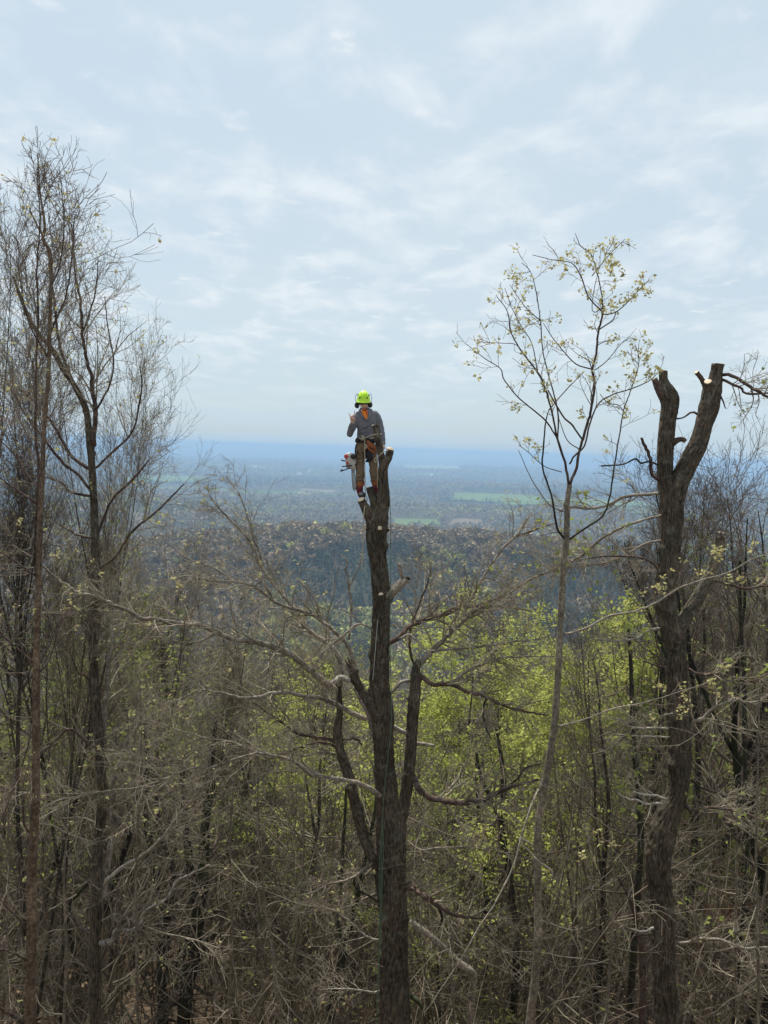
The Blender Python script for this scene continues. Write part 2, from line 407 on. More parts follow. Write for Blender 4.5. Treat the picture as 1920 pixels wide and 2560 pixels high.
# fields in the valley, each a sheet lying on the land
FIELDS = []
def field(corners, col, label):
    pts = np.array([ray_ground(*c) for c in corners])      # 4 corners: near-left, near-right, far-right, far-left
    n = 14
    s = np.linspace(0, 1, n)
    a = pts[0]+(pts[1]-pts[0])*s[:, None]; bb = pts[3]+(pts[2]-pts[3])*s[:, None]
    grid = a[None]*(1-s)[:, None, None] + bb[None]*s[:, None, None]
    wv = (fbm2(grid[..., 0], grid[..., 1], 90, 171, 3)*26)[..., None]
    grid[..., :2] += wv*np.array([1.0, 0.9])
    grid[..., 2] = G(grid[..., 0], grid[..., 1]) + 4.0
    idx = np.arange(n*n).reshape(n, n)
    q = np.stack([idx[:-1, :-1], idx[:-1, 1:], idx[1:, 1:], idx[1:, :-1]], -1).reshape(-1, 4)
    o = link('field', mesh_np('field', grid.reshape(-1, 3), q), plain('field_grass', col, 0.95, 0.12, 0.01, spec=0.05), None, 'structure')
    c = pts[:, :2]
    FIELDS.append(c)
    return o
field([(1130, 1252), (1400, 1262), (1330, 1241), (1140, 1233)], (0.11, 0.16, 0.05), '')
field([(1235, 1263), (1640, 1270), (1600, 1256), (1300, 1252)], (0.10, 0.145, 0.05), '')
field([(975, 1322), (1110, 1322), (1090, 1301), (978, 1299)], (0.10, 0.145, 0.05), '')
field([(1120, 1316), (1210, 1318), (1200, 1302), (1130, 1300)], (0.15, 0.12, 0.085), '')
field([(300, 1204), (520, 1206), (500, 1192), (330, 1190)], (0.11, 0.16, 0.05), '')
field([(1010, 1172), (1150, 1176), (1140, 1166), (1020, 1163)], (0.22, 0.28, 0.12), '')
def in_fields(x, y):
    r = np.zeros(len(x), bool)
    for c in FIELDS:
        ins = np.ones(len(x), bool); sgn = None
        cr = []
        for k in range(4):
            a = c[k]; b2 = c[(k+1) % 4]
            cr.append((b2[0]-a[0])*(y-a[1])-(b2[1]-a[1])*(x-a[0]))
        cr = np.array(cr)
        r |= (cr > 0).all(0) | (cr < 0).all(0)
    return r

# ------------------------------------------------------------------ far woods (crowns as ragged clumps)
def crown_templates(kind, n, nf):
    out = []
    g = np.random.default_rng(5)
    for _ in range(n):
        if kind == 'pine':
            h = g.random(nf)**0.8
            rad = (1-h)*0.42*(0.6+0.5*g.random(nf)); a = g.random(nf)*2*math.pi
            c = np.stack([np.cos(a)*rad, np.sin(a)*rad, h*2.4+0.1], -1); sz = 0.30*(1.15-h)
        else:
            d = norm(g.normal(size=(nf, 3))); d[:, 2] = np.abs(d[:, 2])*1.0-0.25
            rr = 0.55+0.5*g.random(nf)
            c = d*rr[:, None]; c[:, 2] = c[:, 2]*0.85+1.0; sz = 0.26+0.16*g.random(nf)
        v1 = norm(g.normal(size=(nf, 3))); v2 = norm(np.cross(v1, g.normal(size=(nf, 3))))
        t = np.stack([c+v1*sz[:, None], c+v2*sz[:, None], c-(v1+v2)*sz[:, None]*0.75], 1)
        out.append(t.reshape(-1, 3))
    return out
def woods(name, x, y, size, kinds, nf, tint_of, label=None):
    acc = Acc()
    z = G(x, y)
    tp = {k: np.array(crown_templates(k, 6, nf)) for k in ('hard', 'pine')}
    for k in ('hard', 'pine'):
        s = kinds == k
        n = int(s.sum())
        if not n: continue
        w = rng.integers(0, 6, n)
        T = tp[k][w]                                   # n, 3nf, 3
        a = rng.random(n)*6.28
        ca, sa = np.cos(a)[:, None], np.sin(a)[:, None]
        X = T[..., 0]*ca-T[..., 1]*sa; Y = T[..., 0]*sa+T[..., 1]*ca
        sz = size[s][:, None]
        hs = (0.8+0.5*rng.random(n))[:, None]
        V = np.stack([X*sz+x[s][:, None], Y*sz+y[s][:, None], T[..., 2]*sz*hs+z[s][:, None]+sz*0.5], -1).reshape(-1, 3)
        c = np.repeat(tint_of(n, k, x[s], y[s]), 3*nf, 0)*(0.75+0.5*np.repeat(rng.random(n*nf), 3)[:, None])
        acc.add(V, t=np.arange(len(V)).reshape(-1, 3), c=c)
        # stems
    o = link(name, acc.mesh(name, False), M_tint, None, 'stuff')
    return o
def tintmat():
    m, nt, b = mat('tree_crown')
    at = N(nt, 'ShaderNodeAttribute', attribute_name='tint')
    nt.links.new(at.outputs['Color'], b.inputs['Base Color']); b.inputs['Roughness'].default_value = 1
    b.inputs['Specular IOR Level'].default_value = 0.05
    return m
M_tint = tintmat()
def tint_of(n, k, x, y):
    if k == 'pine':
        return np.array([0.055, 0.078, 0.048])[None]*(0.7+0.7*rng.random((n, 1)))
    base = np.array([[0.27, 0.205, 0.125], [0.34, 0.26, 0.155], [0.23, 0.19, 0.12], [0.27, 0.27, 0.09], [0.38, 0.37, 0.11]])
    g = fbm2(x, y, 160, 31, 3)
    w = np.where(g > 0.28, rng.integers(2, 5, n), rng.integers(0, 3, n))
    w = np.where(rng.random(n) < 0.05, 4, w)
    return base[w]*(0.75+0.5*rng.random((n, 1)))
n = 17000
y = rng.uniform(600, 1060, n); x = y*rng.uniform(-0.56, 0.56, n)
k = np.where(fbm2(x, y, 110, 21, 3)+0.12*rng.random(n) + np.clip((880-y)/500, -0.2, 0.2) > 0.36, 'pine', 'hard')
woods('ridge_wood', x, y, 2.6+4.6*rng.random(n)**1.6, k, 26, tint_of)
n = 30000
r = np.exp(rng.uniform(np.log(1080), np.log(9000), n)); a = np.radians(rng.uniform(-29, 29, n))
x = np.sin(a)*r; y = np.cos(a)*r
keep = ~in_fields(x, y) & (pasture(x, y) < 0.3)
x, y, r = x[keep], y[keep], r[keep]
k = np.where(fbm2(x*0.6, y*1.3, 620, 25, 3)+0.08*rng.random(len(x)) > 0.10, 'pine', 'hard')
woods('valley_wood', x, y, rng.uniform(4.0, 6.5, len(x))*(1+r/5500), k, 14, tint_of)

# small buildings far out in the valley
def house(px, py, L, W, H, rot, wallc, label):
    p = ray_ground(px, py); z = float(G(p[0], p[1]))
    root = empty('house', (p[0], p[1], z+3), label, 'house', None)
    root.rotation_euler = (0, 0, rot)
    l, w, h = L/2, W/2, H
    v = [(-l, -w, -5), (l, -w, -5), (l, w, -5), (-l, w, -5), (-l, -w, h), (l, -w, h), (l, w, h), (-l, w, h), (-l, 0, h+W*0.4), (l, 0, h+W*0.4)]
    me = bpy.data.meshes.new('wall'); me.from_pydata(v, [], [(0, 1, 5, 4), (2, 3, 7, 6), (1, 2, 6, 9, 5), (3, 0, 4, 8, 7)])
    link('wall', me, plain('painted_wall', wallc, 0.7, 0.05, 1), root)
    e = 0.6; t = 0.35
    v = []; f = []
    for s in (-1, 1):
        i = len(v)
        v += [(-l-e, s*(w+e), h-e*0.8), (l+e, s*(w+e), h-e*0.8), (l+e, 0, h+W*0.4+0.02), (-l-e, 0, h+W*0.4+0.02)]
        v += [(a_, b_, c_+t) for a_, b_, c_ in v[i:i+4]]
        f += [(i, i+1, i+2, i+3), (i+4, i+7, i+6, i+5), (i, i+4, i+5, i+1), (i+1, i+5, i+6, i+2), (i+2, i+6, i+7, i+3), (i+3, i+7, i+4, i)]
    me = bpy.data.meshes.new('roof'); me.from_pydata(v, [], f); link('roof', me, plain('metal_roof', (0.55, 0.56, 0.58), 0.5, 0.08, 1), root)
HW = [(640, 1170, 'left end of the far pair of white buildings in the valley left of the climber'), (656, 1171, 'right end of the far pair of white buildings in the valley left of the climber'),
      (748, 1189, 'white house in the valley just left of the hanging chainsaw, lower of two'), (772, 1181, 'long white farm building just left of the hanging chainsaw, higher of two'),
      (999, 1163, 'distant white building in the valley just right of the cut fork'), (1079, 1191, 'white barn in the valley above the long green field'),
      (1107, 1170, 'left one of two far white buildings right of the climber'), (1138, 1172, 'right one of two far white buildings right of the climber')]
for i, (a_, b_, lb) in enumerate(HW):
    house(a_, b_, 34+6*(i % 3), 16, 9, 0.4*i, (0.8, 0.8, 0.78), lb)

# ------------------------------------------------------------------ tree grammar
def grow(g, P0, D0, L, n, wander, up, curl=0.0):
    """vectorised wandering shoots: returns (B,n,3)"""
    B = len(P0); P = np.zeros((B, n, 3)); P[:, 0] = P0; D = norm(D0)
    st = (L/(n-1))[:, None]
    c = norm(g.normal(size=(B, 3)))*curl
    for i in range(1, n):
        D = norm(D + g.normal(size=(B, 3))*wander + np.array([0, 0, up]) + c)
        P[:, i] = P[:, i-1] + D*st
    return P
def shoots(g, P, R, per, t0, t1, ang, aj, lf, rf, n, wander, up, curl=0.0, rmin=0.0015, plen=None, tpow=1.0):
    """children along parents. lf: child length as a fraction of parent length"""
    B, m, _ = P.shape
    if plen is None: plen = np.linalg.norm(np.diff(P, axis=1), axis=-1).sum(1)
    pi = np.repeat(np.arange(B), per)
    t = t0+(t1-t0)*g.random(len(pi))**tpow
    f = t*(m-1); i = np.minimum(f.astype(int), m-2); w = (f-i)[:, None]
    p0 = P[pi, i]*(1-w)+P[pi, i+1]*w
    r0 = R[pi, i]*(1-w[:, 0])+R[pi, i+1]*w[:, 0]
    T = norm(P[pi, i+1]-P[pi, i])
    s = norm(np.cross(T, g.normal(size=T.shape)))
    a = np.radians(ang+aj*(g.random(len(pi))*2-1))[:, None]
    D = T*np.cos(a)+s*np.sin(a)
    L = plen[pi]*lf*(0.55+0.9*g.random(len(pi)))*(1.1-0.55*t)
    Q = grow(g, p0, D, L, n, wander, up, curl)
    rr = np.maximum(r0*rf*(0.7+0.6*g.random(len(pi))), rmin*1.3)
    taper = np.linspace(1, 0.0, n)[None, :]
    Rr = np.maximum(rmin, rr[:, None]*(0.25+0.75*taper))
    return Q, Rr, L
def leaf_quads(g, C0, size, spread, per, droop=0.0):
    n = len(C0)*per
    c = np.repeat(C0, per, 0)+g.normal(size=(n, 3))*spread
    c[:, 2] -= droop*g.random(n)
    d = norm(g.normal(size=(n, 3))*np.array([1, 1, 0.6])); e = norm(np.cross(d, g.normal(size=(n, 3))))
    s = (size*(0.5+g.random(n)))[:, None]
    V = np.stack([c-d*s*0.9, c+e*s*0.5, c+d*s*0.9, c-e*s*0.5], 1)
    return V.reshape(-1, 3), np.arange(n*4).reshape(-1, 4)
def make_proto(seed, H, r0, nL1=26, habit='up', leaves=None, per=(8, 6, 0), forks=0, lean=0.05, twr=0.0036, base_t=0.3, spread=0.36):
    g = np.random.default_rng(seed)
    P = grow(g, np.zeros((1, 3)), np.array([[g.normal()*lean, g.normal()*lean, 1.0]]), np.array([H]), 22, 0.055, 0.03)
    R = (r0*(1-np.linspace(0, 1, 22)**1.1*0.93))[None]
    R[0, 0] *= 1.35
    stems_P, stems_R, stems_L = [P], [R], [np.array([H])]
    if forks:
        Q, Rr, L = shoots(g, P, R, forks, 0.25, 0.6, 22, 8, 0.55, 0.75, 22, 0.05, 0.05, plen=np.array([H]))
        stems_P.append(Q); stems_R.append(Rr); stems_L.append(L)
    SP = np.concatenate(stems_P); SR = np.concatenate(stems_R); SL = np.concatenate(stems_L)
    ang, up = (42, 0.12) if habit == 'up' else (68, 0.035)
    L1, R1, l1 = shoots(g, SP, SR, nL1, base_t, 0.97, ang, 16, spread, 0.5, 11, 0.13, up, 0.03, 0.004, SL)
    L2, R2, l2 = shoots(g, L1, R1, per[0], 0.15, 1.0, 45, 18, 0.48, 0.55, 7, 0.16, up*0.8, 0.04, twr*1.3, l1)
    L3, R3, l3 = shoots(g, L2, R2, per[1], 0.1, 1.0, 45, 20, 0.5, 0.6, 5, 0.17, up*0.7, 0.05, twr, l2)
    tr = Acc()
    v, q = tubes(SP, SR, 10); tr.add(v, q)
    cr = Acc()
    v, q = tubes(L1, R1, 6); cr.add(v, q)
    v, q = tubes(L2, R2, 4); cr.add(v, q)
    v, q = tubes(L3, R3, 3); cr.add(v, q)
    ends = L3[:, -1]
    if per[2]:
        L4, R4, l4 = shoots(g, L3, R3, per[2], 0.2, 1.0, 40, 20, 0.55, 0.8, 3, 0.2, up*0.5, 0.05, twr*0.8, l3)
        v, q = tubes(L4, R4, 3); cr.add(v, q); ends = L4[:, -1]
    res = {'trunk': tr.mesh('trunk'), 'crown': cr.mesh('crown'), 'H': float(SP[..., 2].max()), 'foliage': None}
    if leaves:
        cnt, size, sp, pr, mt = leaves
        sel = ends[g.permutation(len(ends))[:cnt]]
        v, q = leaf_quads(g, sel, size, sp, pr)
        res['foliage'] = mesh_np('foliage', v, q, smooth=False); res['lm'] = mt
    res['pts'] = np.concatenate([L3.reshape(-1, 3), ends])[g.integers(0, len(ends), 1400)]
    allz = np.concatenate([L3.reshape(-1, 3), ends]); res['top'] = float(allz[:, 2].max())
    return res
def fit_crown(pr, x, y, h, rot, wide, outline, hmin=4.0, frac=0.012, tilt=(0, 0)):
    ox, oy = outline
    z = float(G(x, y))
    Rm = np.array(Matrix.Rotation(rot, 3, 'Z') @ Matrix.Rotation(tilt[1], 3, 'Y') @ Matrix.Rotation(tilt[0], 3, 'X'))
    B0 = pr['pts'] @ Rm.T
    while h > hmin:
        s = h/pr['top']
        p = (B0*np.array([s*wide, s*wide, s])+np.array([x, y, z])) @ CR
        px = 960+p[:, 0]/-p[:, 2]*F; py = 1280-p[:, 1]/-p[:, 2]*F
        if (py < np.interp(px, ox, oy)).mean() <= frac: return h
        h *= 0.96
    return None
OUT_L = ([-400, 0, 60, 110, 165, 215, 250, 275, 320, 380, 430, 470, 520, 800], [300, 345, 360, 400, 430, 540, 620, 740, 850, 930, 1060, 1200, 1340, 1450])
def place_tree(pr, x, y, height, rot, name, label, group=None, tm='trunk_far', cm='twig', tilt=(0, 0), zofs=-0.15, wide=1.0):
    s = height/pr['top']
    z = float(G(x, y))
    root = empty(name, (x, y, z+zofs), label, 'tree', group)
    root.rotation_euler = (tilt[0], tilt[1], rot); root.scale = (s*wide, s*wide, s)
    key = (tm, cm)
    for part, mname in (('trunk', tm), ('crown', cm), ('foliage', pr.get('lm'))):
        me = pr[part]
        if me is None: continue
        o = bpy.data.objects.new(part, me); C.objects.link(o); o.parent = root
        if len(me.materials) == 0: me.materials.append(M[mname])
        o.material_slots[0].link = 'OBJECT'; o.material_slots[0].material = M[mname]
    return root

bare = [make_proto(100+i, 14, 0.15, 22, h, lv, forks=fk, spread=sp, lean=ln) for i, (h, lv, fk, sp, ln) in enumerate([
    ('up', None, 1, .34, .05), ('wide', None, 0, .40, .10), ('up', (700, .035, .03, 3, 'leaf_bud'), 2, .30, .07),
    ('wide', (600, .04, .03, 3, 'leaf_mid'), 0, .42, .06), ('up', None, 2, .26, .04), ('wide', None, 1, .36, .13)])]
green = [make_proto(200+i, 12, 0.13, 24, 'wide', (7600, .072, .11, 11, 'leaf_green'), per=(9, 6, 0), spread=.38) for i in range(2)]
olive = make_proto(230, 12, 0.13, 22, 'wide', (2600, .06, .09, 4, 'leaf_mid'), per=(8, 6, 0), spread=.40)
tall = [make_proto(300+i, 17, 0.085, 26, 'up', (260, .032, .03, 3, 'leaf_bud'), per=(9, 7, 0), forks=2, spread=.27, base_t=.40, twr=.0032) for i in range(2)]

# outline of the wood as seen: highest pixel row the crowns may reach at each column
PX = [-400, 0, 60, 150, 250, 330, 400, 450, 520, 800, 1000, 1200, 1330, 1450, 1540, 1620, 1700, 1800, 1920, 2300]
PY = [300, 900, 930, 1010, 1060, 1100, 1180, 1290, 1360, 1430, 1470, 1500, 1450, 1380, 1230, 1120, 1070, 1060, 1050, 1000]
def fit_height(x, y, hmax, hmin=5.0, jitter=60):
    z = float(G(x, y)); h = hmax
    for _ in range(30):
        px, py = project((x, y, z+h))
        if py >= np.interp(px, PX, PY)+jitter: return h
        h *= 0.94
    return h if h >= hmin else None
cnt = 0
ys = 16.5
pts = []
while ys < 100:
    half = 0.53*ys+4
    step = 3.4+ys*0.022
    xs = np.arange(-half, half, step)
    for xx in xs:
        pts.append((xx+rng.normal()*step*0.32, ys+rng.normal()*step*0.32))
    ys += step*0.95
for xx, yy in pts:
    d = yy
    hm_ = rng.uniform(10, 17)
    h = fit_height(xx, yy, hm_, 6.0, rng.uniform(0, 130))
    if h is None: continue
    px, py = project((xx, yy, float(G(xx, yy))+h*0.5))
    pxt, pyt = project((xx, yy, float(G(xx, yy))+h))
    if 1000 < pxt < 1540 and yy < 30 and pyt < 1950:
        h *= 0.55
    if pxt < 560 and yy < 34 and rng.random() < .5: continue
    k = rng.integers(0, 6); pr = bare[k]
    cm = rng.choice(['twig_far', 'twig', 'twig_dark'], p=[.55, .25, .20])
    zone = ('at the left edge' if px < 130 else 'behind the dark left trunk' if px < 330 else 'beside the black mossy trunks' if px < 560 else 'left of the topped trunk' if px < 830 else
            'behind the topped trunk' if px < 1110 else 'among the green crowns' if px < 1380 else 'right of the slender tree' if px < 1590 else 'behind the forked trunk' if px < 1760 else 'at the right edge')
    near = 'near the front' if yy < 24 else 'midway down the slope' if yy < 44 else 'far down the slope' if yy < 68 else 'deepest down the slope'
    look = {0: 'upright', 1: 'spreading', 2: 'budding upright', 3: 'thinly leafing', 4: 'narrow upright', 5: 'leaning'}[int(k)]
    rot_ = rng.random()*6.28
    h = fit_crown(pr, xx, yy, h, rot_, 1.0, (PX, PY), 5.0, 0.03)
    if h is None: continue
    if yy < 22 and 280 < px < 600: continue
    place_tree(pr, xx, yy, h, rot_, 'bare_tree', '%s grey-brown tree %s, %s' % (look, near, zone),
               '%s trees %s %s' % (look, near, zone), 'trunk_far' if rng.random() < .7 else 'dark', cm, (rng.normal()*.05, rng.normal()*.05))
    cnt += 1
print('forest trees', cnt)

# trees in fresh leaf: px of crown centre, depth, height
def spot(px, d):
    p = U(px, 1700, d); return p[0], p[1]
def top_at(x, y, py_top):
    z = float(G(x, y)); lo, hi = 2, 30
    for _ in range(24):
        m_ = (lo+hi)/2
        if project((x, y, z+m_))[1] > py_top: lo = m_
        else: hi = m_
    return lo
GR = [(1500, 27, 1440, 0, 'bright yellow-green leafing tree left of the forked trunk, its top highest of the green crowns'),
      (1290, 30, 1490, 1, 'yellow-green tree in fresh leaf behind the slender tree, middle one of the green crowns'),
      (1130, 25, 1470, 0, 'yellow-green tree in fresh leaf just right of the topped trunk'),
      (1210, 19, 1790, 1, 'small bright green leafing tree between the topped trunk and slender tree, low on the slope'),
      (850, 24, 1640, 1, 'green leafing tree seen between the dark left stem and the topped trunk'),
      (1460, 20, 1980, 0, 'low green leafing tree between the slender tree and the forked trunk'),
      (1790, 23, 1880, 1, 'yellow-green leafing tree right of the forked trunk')]
for i, (px, d, pt, v, lb) in enumerate(GR):
    x_, y_ = spot(px, d)
    place_tree(green[v] if d > 22 else olive, x_, y_, top_at(x_, y_, pt), 1.3*i, 'leafing_tree', lb, 'trees in fresh leaf', 'trunk_far', 'twig')
OL = [(640, 30, 1560, 'thin-leaved olive green tree in the wood left of the topped trunk'), (180, 26, 1250, 'thin-leaved olive green tree behind the left-hand dark trunk'),
      (60, 20, 1500, 'thin-leaved olive green tree at the far left edge'), (1650, 26, 1330, 'thin-leaved olive green tree behind the forked trunk'), (1900, 30, 1300, 'thin-leaved olive green tree at the right edge'),
      (340, 34, 1330, 'thin-leaved olive green tree at the left end of the valley view'), (760, 20, 1930, 'low olive green tree left of the topped trunk, near its foot'),
      (1130, 17, 2050, 'low olive green tree right of the foot of the topped trunk')]
for i, (px, d, pt, lb) in enumerate(OL):
    x_, y_ = spot(px, d)
    place_tree(olive, x_, y_, top_at(x_, y_, pt), 0.9*i, 'leafing_tree', lb, 'trees in thin olive leaf', 'trunk_far', 'twig')
x_, y_ = spot(1880, 19)
pr_r = dict(olive); pr_r['lm'] = 'leaf_rust'; pr_r['foliage'] = olive['foliage'].copy(); pr_r['foliage'].materials.clear()
place_tree(pr_r, x_, y_, top_at(x_, y_, 2080), 2.2, 'leafing_tree', 'low tree with rusty orange leaves near the right edge', None, 'trunk_far', 'twig_red')
# tall airy trees against the sky at the left, and the fan of bare crowns at the right
TL = [(-60, 11.5, 380, 0, 'tall airy tree at the left edge, its twigs highest against the sky'), (55, 14, 370, 1, 'tall airy budding tree behind the pale slender trunk at the left edge'),
      (150, 16, 470, 0, 'tall airy budding tree rising right of the pale slender trunk'), (215, 18, 600, 1, 'tall airy tree behind the dark left-hand trunk'),
      (280, 21, 760, 0, 'airy bare tree right of the dark left-hand trunk, mid height'), (345, 24, 900, 1, 'airy bare tree at the left end of the horizon'),
      (395, 27, 1040, 0, 'low airy bare tree at the left end of the open valley view'), 
      (95, 16, 430, 0, 'tall airy tree between the pale slender trunk and the dark trunk'),
      (450, 22, 1180, 1, 'short upright bare tree reaching the horizon left of the climber'), ]
for i, (px, d, pt, v, lb) in enumerate(TL):
    x_, y_ = spot(px, d)
    wd = 0.62 if i < 6 else .75
    h_ = fit_crown(tall[v], x_, y_, top_at(x_, y_, pt)*1.02, 1.7*i+.4, wd, OUT_L, 4, 0.01)
    if h_ is None: continue
    place_tree(tall[v], x_, y_, h_, 1.7*i+.4, 'airy_tree', lb, 'tall airy trees at the left', 'trunk_far', 'twig_dark' if i % 2 else 'twig_far', wide=wd)
TR = [(1780, 20, 1060, 1, 'bare upright tree behind the fork of the right-hand trunk'), (1880, 22, 1040, 0, 'bare upright tree at the right edge behind the cut tops'),
      (1600, 24, 1080, 0, 'bare upright tree left of the forked trunk, thin twigs at horizon height'), (1700, 28, 1130, 1, 'bare upright tree directly behind the forked trunk'),
      (1990, 18, 1030, 1, 'bare upright tree partly outside the right edge')]
for i, (px, d, pt, v, lb) in enumerate(TR):
    x_, y_ = spot(px, d)
    place_tree(bare[4 if v else 0], x_, y_, top_at(x_, y_, pt), 2.1*i+.4, 'upright_tree', lb, 'bare upright trees at the right', 'dark', 'twig_dark')

# ------------------------------------------------------------------ traced trees
def catmull(A, n):
    """A (k,m) control rows -> n rows evenly spaced by arc length over first three columns"""
    A = np.asarray(A, float)
    if len(A) == 2: A = np.stack([A[0], (A[0]+A[1])/2, A[1]])
    E = np.concatenate([[2*A[0]-A[1]], A, [2*A[-1]-A[-2]]])
    ts = np.linspace(0, 1, 13)[:-1]
    rows = []
    for i in range(1, len(E)-2):
        p0, p1, p2, p3 = E[i-1], E[i], E[i+1], E[i+2]
        for t in ts:
            rows.append(0.5*((2*p1)+(-p0+p2)*t+(2*p0-5*p1+4*p2-p3)*t*t+(-p0+3*p1-3*p2+p3)*t**3))
    rows.append(A[-1]); rows = np.array(rows)
    s = np.concatenate([[0], np.cumsum(np.linalg.norm(np.diff(rows[:, :3], axis=0), axis=1))])
    q = np.linspace(0, s[-1], n)
    return np.stack([np.interp(q, s, rows[:, j]) for j in range(A.shape[1])], -1), s[-1]
def path(pts, d0, d1=None, r=None):
    """photo points (x, y[, half width px]) -> rows of world x,y,z,radius"""
    k = len(pts)
    if d1 is None: d1 = d0
    rows = []
    for i, p in enumerate(pts):
        t = i/(k-1); d = d0+(d1-d0)*t
        hw = p[2] if len(p) > 2 else (r[0]+(r[1]-r[0])*t)
        rows.append([*U(p[0], p[1], d), hw*d/F])
    return np.array(rows)
def to_ground(rows, flare=1.35, dx=0.0):
    """carry the last traced point down to the ground"""
    e = rows[-1]; z = float(G(e[0]+dx, e[1]))-0.25
    if e[2]-z < 0.4: return rows
    L = e[2]-z
    k_ = max(2, int(round(L/max(0.25, float(np.linalg.norm(rows[-1][:3]-rows[-2][:3]))))))
    add = [[e[0]+dx*f, e[1], e[2]-L*f, e[3]*(1+(flare-1)*f*f)] for f in np.linspace(0, 1, k_+1)[1:]]
    return np.concatenate([rows, add])
def trunk_mesh(name, rows, K=64, dv=0.02, furrow=0.014, lump=0.05, seed=0, ridge=0.045, knobs=0):
    g = np.random.default_rng(seed)
    L = np.linalg.norm(np.diff(rows[:, :3], axis=0), axis=1).sum()
    n = max(6, int(L/dv))
    c, L = catmull(rows, n)
    P, R = c[:, :3], np.maximum(c[:, 3], 0.002)
    V, q = tubes(P[None], R[None], K)
    V = V.reshape(n, K, 3)
    a = np.arange(K)/K
    s = np.linspace(0, L, n)
    cir = 2*math.pi*R.mean()
    pu = max(5, int(round(cir/ridge)))
    A_, S_ = np.meshgrid(a, s)
    wob = pnoise(A_*5, S_*2.2, 5, seed+9)*1.4
    n1 = pnoise(A_*pu+pnoise(A_*4, S_*6, 4, seed+2)*1.3+pnoise(A_*9, S_*17, 9, seed+7)*0.8, S_/(ridge*4), pu, seed+1)
    rid = 1-np.abs(2*n1-1)*1.6
    n2 = pnoise(A_*pu*2, S_/(ridge*1.6), pu*2, seed+3)
    low = pnoise(A_*4, S_/0.35, 4, seed+4)-0.5
    low2 = pnoise(A_*3, S_/0.9, 3, seed+5)-0.5
    disp = furrow*(np.clip(rid, -0.6, 0.8)-0.3)+furrow*0.9*(n2-0.5)+R[:, None]*(low*lump*2+low2*lump*2.5)
    for _ in range(knobs):
        ka, ks, kr = g.random(), g.random()*L, R.mean()*(0.35+0.4*g.random())
        da = (A_-ka+0.5) % 1-0.5
        disp += kr*0.55*np.exp(-((da*cir)**2+(S_-ks)**2)/(kr*kr*0.5))
    C0 = P[:, None]
    V = C0+(V-C0)*(1+disp/R[:, None])[..., None]
    uv = np.stack([A_*cir, S_], -1)
    # ends closed
    Vf = np.concatenate([V.reshape(-1, 3), [V[0].mean(0)], [V[-1].mean(0)]])
    uvf = np.concatenate([uv.reshape(-1, 2), [[0, 0]], [[0, L]]])
    i0 = np.arange(K); t = np.concatenate([np.stack([np.full(K, n*K), np.roll(i0, -1), i0], -1),
                                           np.stack([np.full(K, n*K+1), i0+(n-1)*K, np.roll(i0, -1)+(n-1)*K], -1)])
    return mesh_np(name, Vf, q, t, uv=uvf)
def cut_face(root, c, nrm, r, seed=0, squash=1.0, thick=0.006):
    """the pale sawn disc closing a stub, a few millimetres proud of the bark"""
    g = np.random.default_rng(seed)
    nrm = norm(np.asarray(nrm, float)); K = 28
    b1 = norm(np.cross(nrm, [0.1, 0.2, 1.0])); b2 = np.cross(nrm, b1)
    a = np.arange(K)/K*2*math.pi
    rr = r*(1+0.05*np.sin(3*a+g.random()*6)+0.03*np.sin(7*a+g.random()*6))
    V = []
    for rad, off in ((0.0, thick), (0.55, thick*1.1), (0.90, thick), (1.0, 0.0), (0.98, -0.02)):
        V.append(b1[None]*(np.cos(a)*rr*rad)[:, None]+b2[None]*(np.sin(a)*rr*rad*squash)[:, None]+nrm*off)
    V = np.concatenate(V); idx = np.arange(5*K).reshape(5, K)
    q = np.stack([idx[:-1], idx[1:], np.roll(idx, -1, 1)[1:], np.roll(idx, -1, 1)[:-1]], -1).reshape(-1, 4)
    # local Z of the disc along its normal, so the rings of the wood run round the centre
    Rm = Matrix(((b1[0], b2[0], nrm[0]), (b1[1], b2[1], nrm[1]), (b1[2], b2[2], nrm[2])))
    Vl = V @ np.array(Rm)
    o = link('cut_face', mesh_np('cut_face', Vl, q), M['cut'], root)
    o.matrix_local = Matrix.Translation(Vector(c)) @ Rm.to_4x4()
    return o
